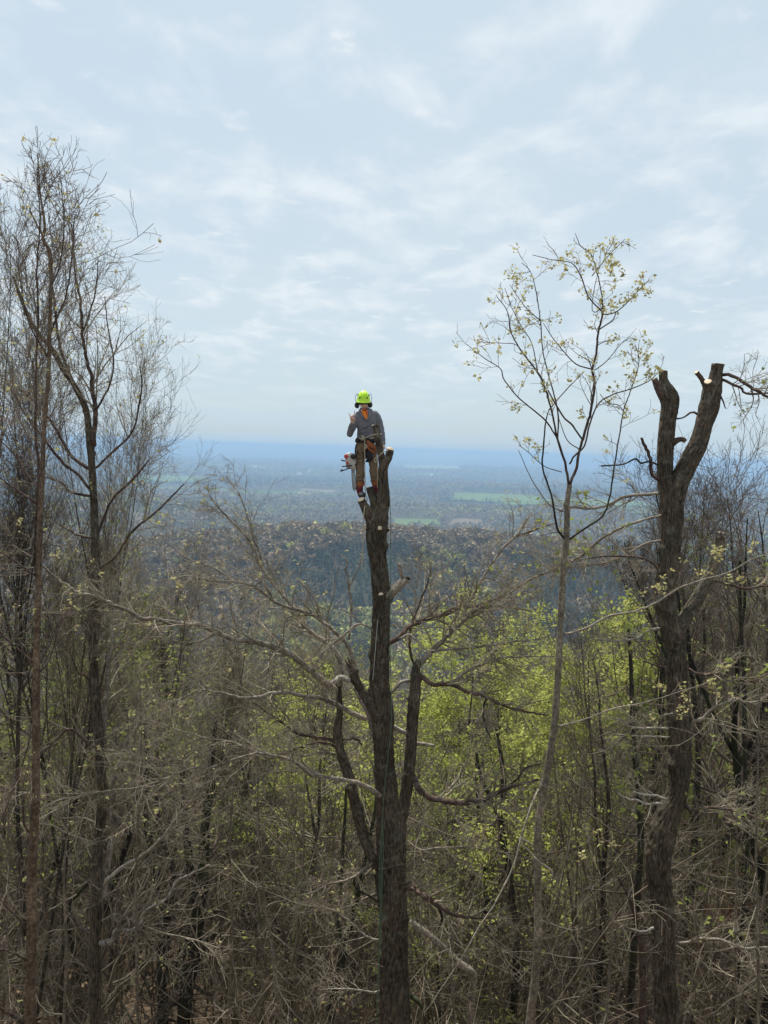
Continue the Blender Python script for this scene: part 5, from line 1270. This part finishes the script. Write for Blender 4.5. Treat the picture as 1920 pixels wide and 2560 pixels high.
# raised hand: forefinger and little finger up, the two between folded under the thumb
hand(A, (881, 1055, -.20), (880.5, 1046, -.215),
     [[(884.5, 1044, -.215), (885.5, 1037, -.22), (886.3, 1031, -.222), (886.9, 1025.5, -.222)],
      [(882, 1042.5, -.215), (882, 1037.5, -.235), (881.6, 1041, -.252), (881.6, 1045, -.248)],
      [(879, 1043, -.215), (878.6, 1038.5, -.235), (878.8, 1042, -.252), (879, 1046, -.248)],
      [(876.5, 1045, -.21), (875, 1040.5, -.212), (873.4, 1036.5, -.214), (871.6, 1033, -.214)]],
     [(885.4, 1053, -.21), (887.4, 1049, -.235), (885, 1046.5, -.262), (881.5, 1046, -.268)])
# lowered hand closed round the sawn stem
hand(A, (958, 1114, -.07), (958.5, 1121, -.09),
     [[(955, 1123+k*2.1, -.10), (951, 1124+k*2.1, -.16), (947.5, 1124.5+k*2.1, -.20), (944.5, 1125+k*2.1, -.215)] for k in range(4)],
     [(957, 1116, -.10), (953, 1117, -.15), (949, 1118, -.19)], w=5.2)
for (hx, kx, ax, kd) in ((903.5, 900.5, 900, -.03), (927, 934.5, 940, .0)):
    capsule_chain(A, [(hx, 1115, .02, 11, 12), ((hx+kx)/2, 1145, 0, 10.5, 11), (kx, 1178, kd-.02, 8.2, 8.6), ((kx+ax)/2, 1198, kd, 7.8, 8.6), (ax, 1224, kd+.02, 5.4, 5.8), (ax, 1234, kd+.02, 5, 5.6)])
capsule_chain(A, [(900, 1233, 0.02, 4.4, 4.4), (903, 1237, -.05, 3.6, 3), (905, 1238, -.08, 3.2, 2.8)])
capsule_chain(A, [(940, 1235, 0.02, 4.4, 4.4), (942, 1239, -.04, 3.6, 3), (943, 1241, -.07, 3.2, 2.8)])
fused('body', A, skin, person, 0.0065, 2)
# clothes
A = Acc()
capsule_chain(A, [(916, 1031, .02, 17, 11), (917.5, 1038, .02, 25, 15), (917.5, 1052, .02, 26, 18.5), (917, 1070, .02, 24.5, 18), (915.5, 1088, .02, 23, 17), (915, 1100, .02, 23.5, 17.5)], 28)
capsule_chain(A, [(897, 1037, .02, 9.6), (888, 1055, .0, 9.4), (877, 1078, -.05, 8.4), (874.5, 1086, -.06, 7.6)])
capsule_chain(A, [(874.5, 1086, -.06, 7.8), (877, 1074, -.11, 7.8), (880, 1062, -.17, 6.2), (880.6, 1059, -.18, 5.8)])
capsule_chain(A, [(937, 1036, .02, 10), (946, 1050, .03, 9.4), (952.5, 1073, .03, 8.2), (956, 1094, -.02, 7.2), (957.6, 1110, -.05, 6)])
# collar lying open
capsule_chain(A, [(899, 1026, .03, 2.2, 3), (903, 1022, .08, 2.4, 3), (912, 1020, .11, 2.6, 3), (921, 1022, .08, 2.4, 3), (926, 1027, .03, 2.2, 3)])
capsule_chain(A, [(899.5, 1026, .02, 2.6, 2.4), (902, 1034, -.07, 2.6, 2.0), (909, 1043, -.115, 2.0, 1.6), (916, 1050, -.125, 1.4, 1.3)])
capsule_chain(A, [(926, 1027, .02, 3.4, 2.4), (925, 1035, -.07, 3.0, 2.0), (921, 1043, -.115, 2.0, 1.6), (917, 1051, -.125, 1.4, 1.3)])
# folds across the belly and at the elbow
for f in ([(893, 1075, -.075, 1.2), (905, 1070, -.118, 1.6), (918, 1064, -.122, 1.3), (930, 1060, -.10, .8)], [(893, 1083, -.075, 1.2), (906, 1080, -.112, 1.6), (920, 1077, -.118, 1.2)],
          [(894, 1092, -.075, 1.2), (908, 1090, -.108, 1.6), (925, 1086, -.105, 1.0)], [(932, 1046, -.09, 1.0), (926, 1058, -.11, 1.4), (914, 1070, -.12, 1.0)], [(940, 1070, -.05, 1), (950, 1073, -.03, 1.4), (957, 1071, .0, 1)]):
    capsule_chain(A, f, 8)
fused('jacket', A, jacket_m, person, 0.0075, 2, (0.018, 0.07))
A = Acc()
capsule_chain(A, [(912, 1031, .0, 9, 10), (912.5, 1034, -.03, 9.2, 9), (914, 1041, -.075, 6.4, 6), (916.5, 1049, -.115, 2.0, 2.2)], 18)
fused('shirt', A, orange_m, person, 0.0065, 3)
A = Acc()
capsule_chain(A, [(914, 1103, .02, 22.5, 17), (914.5, 1114, .02, 23, 18), (915, 1124, .02, 19, 17)], 26)
for (hx, kx, ax, kd) in ((902.5, 900, 899.5, -.03), (927, 934, 939.5, .0)):
    capsule_chain(A, [(hx, 1115, .02, 12.4, 15), ((hx+kx)/2, 1140, 0, 12.6, 14), (kx, 1165, kd-.01, 11, 12), (kx, 1180, kd-.02, 10.6, 11.6), ((kx+ax)/2, 1196, kd, 10.8, 11), (ax, 1209, kd+.02, 10.4, 10.6)], 20)
    for q_ in range(7):
        yy = 1132+q_*11.5; cx = hx+(kx-hx)*min(1, (yy-1115)/60)
        capsule_chain(A, [(cx-8.5, yy+2, -.045, 1.0), (cx-3, yy+(1 if q_ % 2 else -1), -.085+kd, 1.5), (cx+7, yy-2+(q_ % 3), -.06+kd, 1.0)], 8)
fused('trousers', A, trouser_m, person, 0.0075, 2, (0.022, 0.06))
for (ax, kd, ty) in ((899.5, .0, 1206), (939.5, .02, 1204)):
    A = Acc(); capsule_chain(A, [(ax, ty-4, kd, 10.8, 11.4), (ax+.5, ty+3, kd-.01, 11.4, 12), (ax, ty+7, kd, 9.8, 10.5)], 18)
    capsule_chain(A, [(ax-9, ty-5, kd-.05, 1.2), (ax-3, ty+1, kd-.08, 2.0), (ax+6, ty-6, kd-.075, 1.2)], 8)
    fused('gaiter_cuff', A, rust_m, person, 0.0075, 2, (0.014, 0.04))
    A = Acc(); capsule_chain(A, [(ax-.5, ty+9, kd, 8.6, 9.5), (ax-.5, ty+17, kd, 8.6, 9.2), (ax+.5, ty+26, kd, 7.4, 8)], 18)
    capsule_chain(A, [(ax-8, ty+14, kd-.04, 1.3), (ax, ty+15.5, kd-.065, 1.6), (ax+7, ty+13, kd-.05, 1.3)], 8)
    fused('gaiter', A, maroon_m, person, 0.0075, 2, (0.010, 0.04))
for (bx, by, dd, tx, ty, td) in ((900.5, 1230, .03, 907, 1238.5, -.15), (940.5, 1231, .03, 945, 1243, -.13)):
    A = Acc()
    capsule_chain(A, [(bx-1, by-5, dd, 7.2, 8), (bx, by+2, dd, 7.6, 9), (bx+.5, by+6, dd-.01, 7.2, 9.5)], 18)
    capsule_chain(A, [(bx, by+5, dd-.01, 7.2, 5.6), ((bx+tx)/2, (by+ty)/2+3, (dd+td)/2, 9.0, 7.0), (tx+1, ty+.5, td, 8.8, 5.6)], 18)
    b_ = fused('boot', A, boot_m, person, 0.007, 2)
    A = Acc(); ellipsoid(A, UU((tx-4.0, ty-3.4, td-.012)), (.038, .040, .026))
    o = link('toe_cap', A.mesh('toe_cap'), toe_m, b_); o.data.transform(Matrix.Translation(-Vector(person.location)))
# harness
A = Acc()
def torus_band(A, c, rx, ry, hw, th, tilt=0.0, K=40, wav=0.0):
    a = np.arange(K)/K*2*math.pi
    c = UU(c); rows = []
    for (ro, zo) in ((1, -1), (1, 1), (1+th, 1), (1+th, -1)):
        rows.append(np.stack([c[0]+np.cos(a)*rx*PX_M*ro, c[1]+np.sin(a)*ry*PX_M*ro, c[2]+zo*hw*PX_M+np.cos(a)*rx*PX_M*tilt+wav*np.sin(3*a)*PX_M], -1))
    V = np.stack(rows, 1); idx = np.arange(K*4).reshape(K, 4); nx = np.roll(idx, -1, 0)
    q = np.stack([idx, np.roll(idx, -1, 1), np.roll(nx, -1, 1), nx], -1).reshape(-1, 4)
    A.add(V.reshape(-1, 3), q)
def plainpart(name, A, m, parent, smooth=False):
    me = A.mesh(name, smooth); me.transform(Matrix.Translation(-Vector(person.location))); return link(name, me, m, parent)
torus_band(A, (915, 1101, .02), 23.6, 18, 5.4, .09)
torus_band(A, (915, 1104, .02), 25, 19, 2.0, .08)
for (px_, dd) in ((891, -.04), (895, -.09), (930, -.10), (934, -.07), (904, -.12)):
    ellipsoid(A, UU((px_, 1102, dd)), (.022, .02, .034), n=8)
harness = plainpart('harness', A, black_m, person)
A = Acc()
capsule_chain(A, [(918, 1104, -.10, 4.4, 3), (925, 1112, -.11, 6, 3), (934, 1118, -.09, 5.4, 3), (938, 1128, -.05, 4, 3)])
capsule_chain(A, [(916, 1112, -.10, 2, 2), (922, 1122, -.12, 2.4, 2), (931, 1130, -.11, 2.2, 2), (937, 1133, -.08, 2, 2)])
plainpart('leg_loop', A, rust_m, harness, True)
A = Acc()
capsule_chain(A, [(916, 1120, -.07, 3, 3), (922, 1134, -.09, 7.4, 6), (924, 1147, -.08, 8, 6), (917, 1153, -.06, 3.4, 4)])
capsule_chain(A, [(890, 1112, -.05, 1.6, 1.4), (888, 1126, -.05, 1.4, 1.4), (890, 1138, -.06, 1.4, 1.4)])
capsule_chain(A, [(914, 1108, -.12, 3, 2), (913, 1124, -.12, 2.4, 2), (915, 1146, -.09, 2, 2)])
plainpart('crotch_strap', A, black_m, harness, True)
A = Acc()
def link_ring(A, pts, r=.9, K=8):
    P = np.array([UU(p) for p in pts]+[UU(pts[0])]); c, L = catmull(np.concatenate([P, np.full((len(P), 1), r*PX_M)], 1), 24)
    v, q = tubes(c[None, :, :3], c[None, :, 3], K); A.add(v, q)
link_ring(A, [(932, 1129, -.13), (935.5, 1127, -.14), (938, 1134, -.15), (936, 1141, -.15), (933, 1139, -.14)])
link_ring(A, [(935, 1140, -.15), (939, 1140, -.16), (939.5, 1147, -.17), (936.5, 1148, -.16)], .8)
link_ring(A, [(885.5, 1074.5, -.10), (888.5, 1074, -.10), (889, 1077.5, -.10), (886.5, 1078, -.10)], .9)
o = plainpart('carabiner', A, metal_m, harness, True)
# helmet
A = Acc()
hc = UU((908.6, 1003.5, .005))
n = 20; K = 40
V = []; prof = [(0.0, 1.0), (.22, .978), (.42, .905), (.62, .77), (.78, .59), (.90, .36), (.965, .12), (.985, -.04)]
a = np.arange(K)/K*2*math.pi
for rr2, zz in prof:
    V.append(np.stack([hc[0]+np.cos(a)*.112*rr2, hc[1]+np.sin(a)*.138*rr2, hc[2]+zz*.172+0*a], -1))
def ringbrim(extra, z):  # short peak at the front
    f = np.clip(-np.sin(a), 0, 1)**3
    return np.stack([hc[0]+np.cos(a)*(.112+extra), hc[1]+np.sin(a)*(.138+extra+.022*f), hc[2]+z-.012*f], -1)
V += [ringbrim(.004, -.012), ringbrim(.009, -.020), ringbrim(.004, -.026), ringbrim(-.012, -.018), np.stack([hc[0]+np.cos(a)*.09, hc[1]+np.sin(a)*.11, hc[2]+.08+0*a], -1)]
nr = len(V); V = np.concatenate(V); idx = np.arange(nr*K).reshape(nr, K); nx = np.roll(idx, -1, 1)
A.add(V, np.stack([idx[:-1], idx[1:], nx[1:], nx[:-1]], -1).reshape(-1, 4))
for t_ in (-.5, 0, .5):      # raised ribs over the shell
    pts_ = []
    for s_ in np.linspace(-.92, .92, 14):
        zz = math.sqrt(max(0, 1-s_*s_-(t_*.55)**2)); pts_.append([hc[0]+t_*.055*(1+.3*zz), hc[1]+s_*.136, hc[2]+zz*.172*.985+.002, .006])
    pts_ = np.array(pts_); v, q = tubes(pts_[None, :, :3], pts_[None, :, 3], 8); A.add(v, q)
helmet = plainpart('helmet', A, helmet_m, person, True)
A = Acc()
for (vx, vz, w_, h_) in ((-.055, .055, .016, .030), (.058, .055, .016, .030), (-.088, .10, .012, .034), (.086, .10, .012, .034)):
    y_ = hc[1]-.138*math.sqrt(max(0.02, 1-(vx/.112)**2-(vz/.172)**2*.8))-.006
    p = np.array([[hc[0]+vx-w_, y_+.004, hc[2]+vz-h_*.5], [hc[0]+vx+w_, y_+.004, hc[2]+vz-h_*.5], [hc[0]+vx+w_*.1, y_+.008, hc[2]+vz+h_*.6]])
    A.add(np.concatenate([p, p+np.array([0, .02, 0])]), [(0, 1, 4, 3), (1, 2, 5, 4), (2, 0, 3, 5)], [(0, 2, 1), (3, 4, 5)])
plainpart('vent', A, black_m, helmet)
A = Acc()
for sx in (-1, 1):
    c = UU((908.8+sx*17.2, 1012 if sx > 0 else 1013, .0))
    ellipsoid(A, c, (.034, .038, .048), n=12); ellipsoid(A, c-np.array([sx*.02, 0, 0]), (.022, .040, .052), n=10)
ear = plainpart('ear_defenders', A, black_m, person, True)
A = Acc()
for sx in (-1, 1):
    for off in (-.012, .012):
        pts_ = [(909+sx*18, 1008, off), (909+sx*20.4, 998, off), (909+sx*19.4, 989, off), (909+sx*16, 983, off)]
        P = np.array([[*UU(p), .0035] for p in pts_]); c, _ = catmull(P, 12); v, q = tubes(c[None, :, :3], c[None, :, 3], 6); A.add(v, q)
plainpart('arm', A, black_m, ear, True)
A = Acc()
for sx in (-1, 1):
    ellipsoid(A, UU((910+sx*5.2, 1008.6, -.092)), (.029, .014, .017), n=10)
    P = np.array([[*UU(p), .003] for p in [(910+sx*9, 1008, -.085), (910+sx*12, 1007.5, -.04), (910+sx*12.5, 1007, .0)]]); c, _ = catmull(P, 8); v, q = tubes(c[None, :, :3], c[None, :, 3], 6); A.add(v, q)
ellipsoid(A, UU((910, 1007.4, -.105)), (.010, .005, .004), n=6)
sg = plain('dark_glasses', (0.012, 0.012, 0.014), 0.12, 0.1, 20, spec=0.6)
plainpart('sunglasses', A, sg, person, True)
A = Acc()
for pts_ in ([(899, 1011, -.03), (902, 1021, -.05), (909, 1026, -.07), (916, 1022, -.055), (921, 1012, -.03)], [(914, 1024, -.06), (917, 1030, -.10), (917.6, 1037, -.115)]):
    P = np.array([[*UU(p), .006] for p in pts_]); c, _ = catmull(P, 16); v, q = tubes(c[None, :, :3], c[None, :, 3], 6); A.add(v, q)
plainpart('chin_strap', A, maroon_m, person, True)
A = Acc(); ellipsoid(A, UU((909.5, 1003, .02)), (.080, .098, .088)); plainpart('hair', A, plain('dark_hair', (.03, .02, .015), .7), person, True)

# ------------------------------------------------------------------ ropes, saw
def rope(name, pts, r, m, label, cat='rope', dabs=None, extra=()):
    """pts: (px, py, depth)"""
    A = Acc(); base = U(*pts[-1])
    for pp in (pts,)+tuple(extra):
        P = np.array([[*(U(*p)-base), r] for p in pp]); n_ = max(12, len(pp)*8)
        c, L = catmull(P, n_)
        v, q = tubes(c[None, :, :3], c[None, :, 3], 8); A.add(v, q)
    o = link(name, A.mesh(name), m, None, None, tuple(base)); return tag(o, label, cat)
rope('climbing_rope', [(912, 1098, 12.11), (911.5, 1112, 12.09), (912, 1150, 12.10), (912.5, 1190, 12.11), (913, 1225, 12.12), (915, 1240, 12.10), (918, 1249, 12.04), (913, 1262, 11.86), (909.4, 1287, 11.83), (908.5, 1330, 11.9), (906.5, 1380, 11.92), (904, 1424, 11.93)], .0075, rope_m,
     'tan rope falling from the harness past the boot, hanging left of the trunk')
rope('lanyard', [(898, 1096, 12.08), (905, 1097, 12.07), (915, 1094, 12.05), (926, 1089, 11.98), (935, 1086.5, 11.93), (944, 1085.5, 11.92), (951, 1085, 11.97), (952, 1086, 12.06), (940, 1093, 12.12), (925, 1097, 12.10)], .0095, rope_m,
     'pale lanyard running from the belt round the thinner sawn stem', extra=([(904, 1089, 12.06), (907, 1094, 12.05), (911, 1101, 12.06)], [(910, 1090, 12.06), (906, 1096, 12.05), (905, 1101, 12.06)], [(914, 1110, 12.09), (917, 1117, 12.08), (914, 1121, 12.09), (912, 1112, 12.08)]))
rope('lanyard', [(937, 1146, 12.05), (941, 1147, 11.95), (947, 1141, 11.86), (954, 1134, 11.76), (961, 1129, 11.72), (968, 1127, 11.78), (972, 1130, 11.88), (968, 1138, 11.96), (955, 1146, 12.0), (942, 1150, 12.0)], .0085, rope_m,
     'short pale rope looped round the sawn prong at the knee of the climber', extra=([(938, 1145, 12.02), (944, 1150, 11.9), (940, 1156, 11.92), (936, 1150, 12.0), (941, 1144, 11.95), (944, 1154, 11.9)],
      [(944, 1154, 11.92), (945, 1175, 11.90), (944.6, 1200, 11.92), (944, 1220, 11.98)]))
rope('green_rope', [(974, 1240, 11.95), (975, 1262, 11.92), (977, 1316, 11.92), (976.5, 1380, 11.95), (976, 1462, 11.9), (975.5, 1507, 11.82), (975, 1600, 11.84), (977, 1690, 11.84), (979, 1779, 11.80), (977, 1830, 11.80), (970, 1887, 11.80), (965, 1930, 11.78), (962, 1960, 11.76), (957, 2032, 11.73), (954, 2130, 11.73), (952, 2223, 11.74), (950, 2319, 11.72), (946, 2416, 11.7), (943, 2490, 11.68), (941, 2570, 11.66), (940, 2700, 11.64)], .0055, green_rope_m,
     'green rope running down the right and front of the topped trunk', extra=([(958, 2020, 11.72), (956.5, 2060, 11.72), (959, 2120, 11.72), (955, 2200, 11.73), (954, 2300, 11.72), (948, 2400, 11.69), (945, 2500, 11.67)], [(957, 2040, 11.73), (952, 2100, 11.73), (948, 2200, 11.73), (951, 2260, 11.73), (947, 2340, 11.72)]))
rope('grey_line', [(944, 1550, 11.78), (941, 1590, 11.78), (937, 1640, 11.76), (932, 1700, 11.76)], .005, plain('grey_line', (.35, .36, .33), .8), 'thin grey line lying on the bark halfway up the topped trunk')

SD = 12.2
def US(px, py, dd=0.0): return U(px, py, SD+dd)
base = US(886, 1140)
saw = empty('chainsaw', tuple(base), 'grey and red chainsaw hanging bar down at the hip of the climber', 'chainsaw')
def sawpart(name, A, m, parent=saw, smooth=True):
    me = A.mesh(name, smooth); me.transform(Matrix.Translation(-Vector(base))); return link(name, me, m, parent)
def slab(A, poly, d0, d1, bev=.012):
    """bevelled prism from a photo outline, given its own thickness"""
    n_ = len(poly); c = np.mean(np.array(poly), 0)
    rings = []
    for (dd, f) in ((d0, .90), (d0+bev, 1.0), (d1-bev, 1.0), (d1, .90)):
        rings.append(np.array([US(c[0]+(p[0]-c[0])*f, c[1]+(p[1]-c[1])*f, dd) for p in poly]))
    V = np.concatenate(rings+[[US(c[0], c[1], d0)], [US(c[0], c[1], d1)]]); idx = np.arange(4*n_).reshape(4, n_); nx = np.roll(idx, -1, 1)
    q = np.stack([idx[:-1], nx[:-1], nx[1:], idx[1:]], -1).reshape(-1, 4)
    t = np.concatenate([np.stack([np.full(n_, 4*n_), nx[0], idx[0]], -1), np.stack([np.full(n_, 4*n_+1), idx[-1], nx[-1]], -1)])
    A.add(V, q, t)
saw_grey = plain('saw_body_grey', (0.50, 0.47, 0.42), 0.5, 0.15, 30); saw_red = plain('saw_red', (0.55, 0.05, 0.035), 0.45, 0.1, 30); saw_blk = plain('saw_black', (0.02, 0.02, 0.025), 0.5, 0.1, 30)
A = Acc(); slab(A, [(864, 1134), (872, 1131.5), (884, 1133), (888, 1140), (889, 1156), (887, 1170), (880, 1173), (868, 1172), (864.5, 1165), (863, 1150)], -.10, .06, .02)
slab(A, [(880, 1160), (888, 1162), (890, 1174), (882, 1176)], -.08, .02)
sb = sawpart('saw_body', A, saw_grey)
A = Acc(); slab(A, [(860, 1138), (866, 1134.5), (868.5, 1142), (866.5, 1148), (861, 1145)], -.115, .0, .01); slab(A, [(865, 1155), (870, 1153), (871.5, 1160), (867, 1162)], -.112, -.06, .006); slab(A, [(866.5, 1139), (871, 1138), (871, 1142), (867, 1143)], -.114, -.06, .006)
sawpart('saw_cover', A, saw_red)
A = Acc(); slab(A, [(879.8, 1170), (884.8, 1169), (888.4, 1216), (888.6, 1222), (886, 1225), (883.2, 1222), (881, 1200)], -.035, -.018, .004)
bar = sawpart('guide_bar', A, plain('bar_metal', (.32, .31, .30), .45, .2, 30, metallic=.7))
A = Acc()
pl = [(879, 1172), (880.2, 1200), (882.6, 1222), (886, 1226.5), (889.4, 1222), (888.8, 1200), (885.8, 1170)]
P = np.array([[*(US(p[0], p[1], -.026)), .0055] for p in pl]); c, _ = catmull(P, 40); v, q = tubes(c[None, :, :3], c[None, :, 3], 6); A.add(v, q)
sawpart('chain', A, saw_blk, bar)
def stick(A, pts_, r):
    P = np.array([[*US(*p), r] for p in pts_]); c, _ = catmull(P, 20); v, q = tubes(c[None, :, :3], c[None, :, 3], 8); A.add(v, q)
A = Acc(); ellipsoid(A, US(884, 1141, -.12), (.05, .045, .042)); sawpart('starter_cover', A, saw_blk)
A = Acc(); stick(A, [(877, 1142, -.12), (884, 1140, -.14), (892, 1136, -.10), (893, 1128, -.04)], .015); sawpart('front_handle', A, saw_blk)
A = Acc(); stick(A, [(866, 1153, -.03), (860, 1152, -.05), (855, 1150.5, -.06), (853, 1150, -.06)], .010); sawpart('fuel_cap', A, saw_blk)
A = Acc(); stick(A, [(880, 1163.5, -.11), (870, 1164.5, -.12), (860, 1166, -.12), (855, 1165.5, -.10)], .010); sawpart('rear_handle', A, saw_blk)
A = Acc(); stick(A, [(876, 1170, -.11), (866, 1173, -.12), (858, 1176, -.12), (852, 1178, -.10), (852.5, 1176, -.10), (855, 1174, -.10), (858, 1176, -.10)], .009); sawpart('hand_guard', A, saw_blk)
A = Acc(); stick(A, [(892, 1106, -.05), (890, 1120, -.06), (887, 1133, -.04)], .007); sawpart('tether', A, saw_blk)
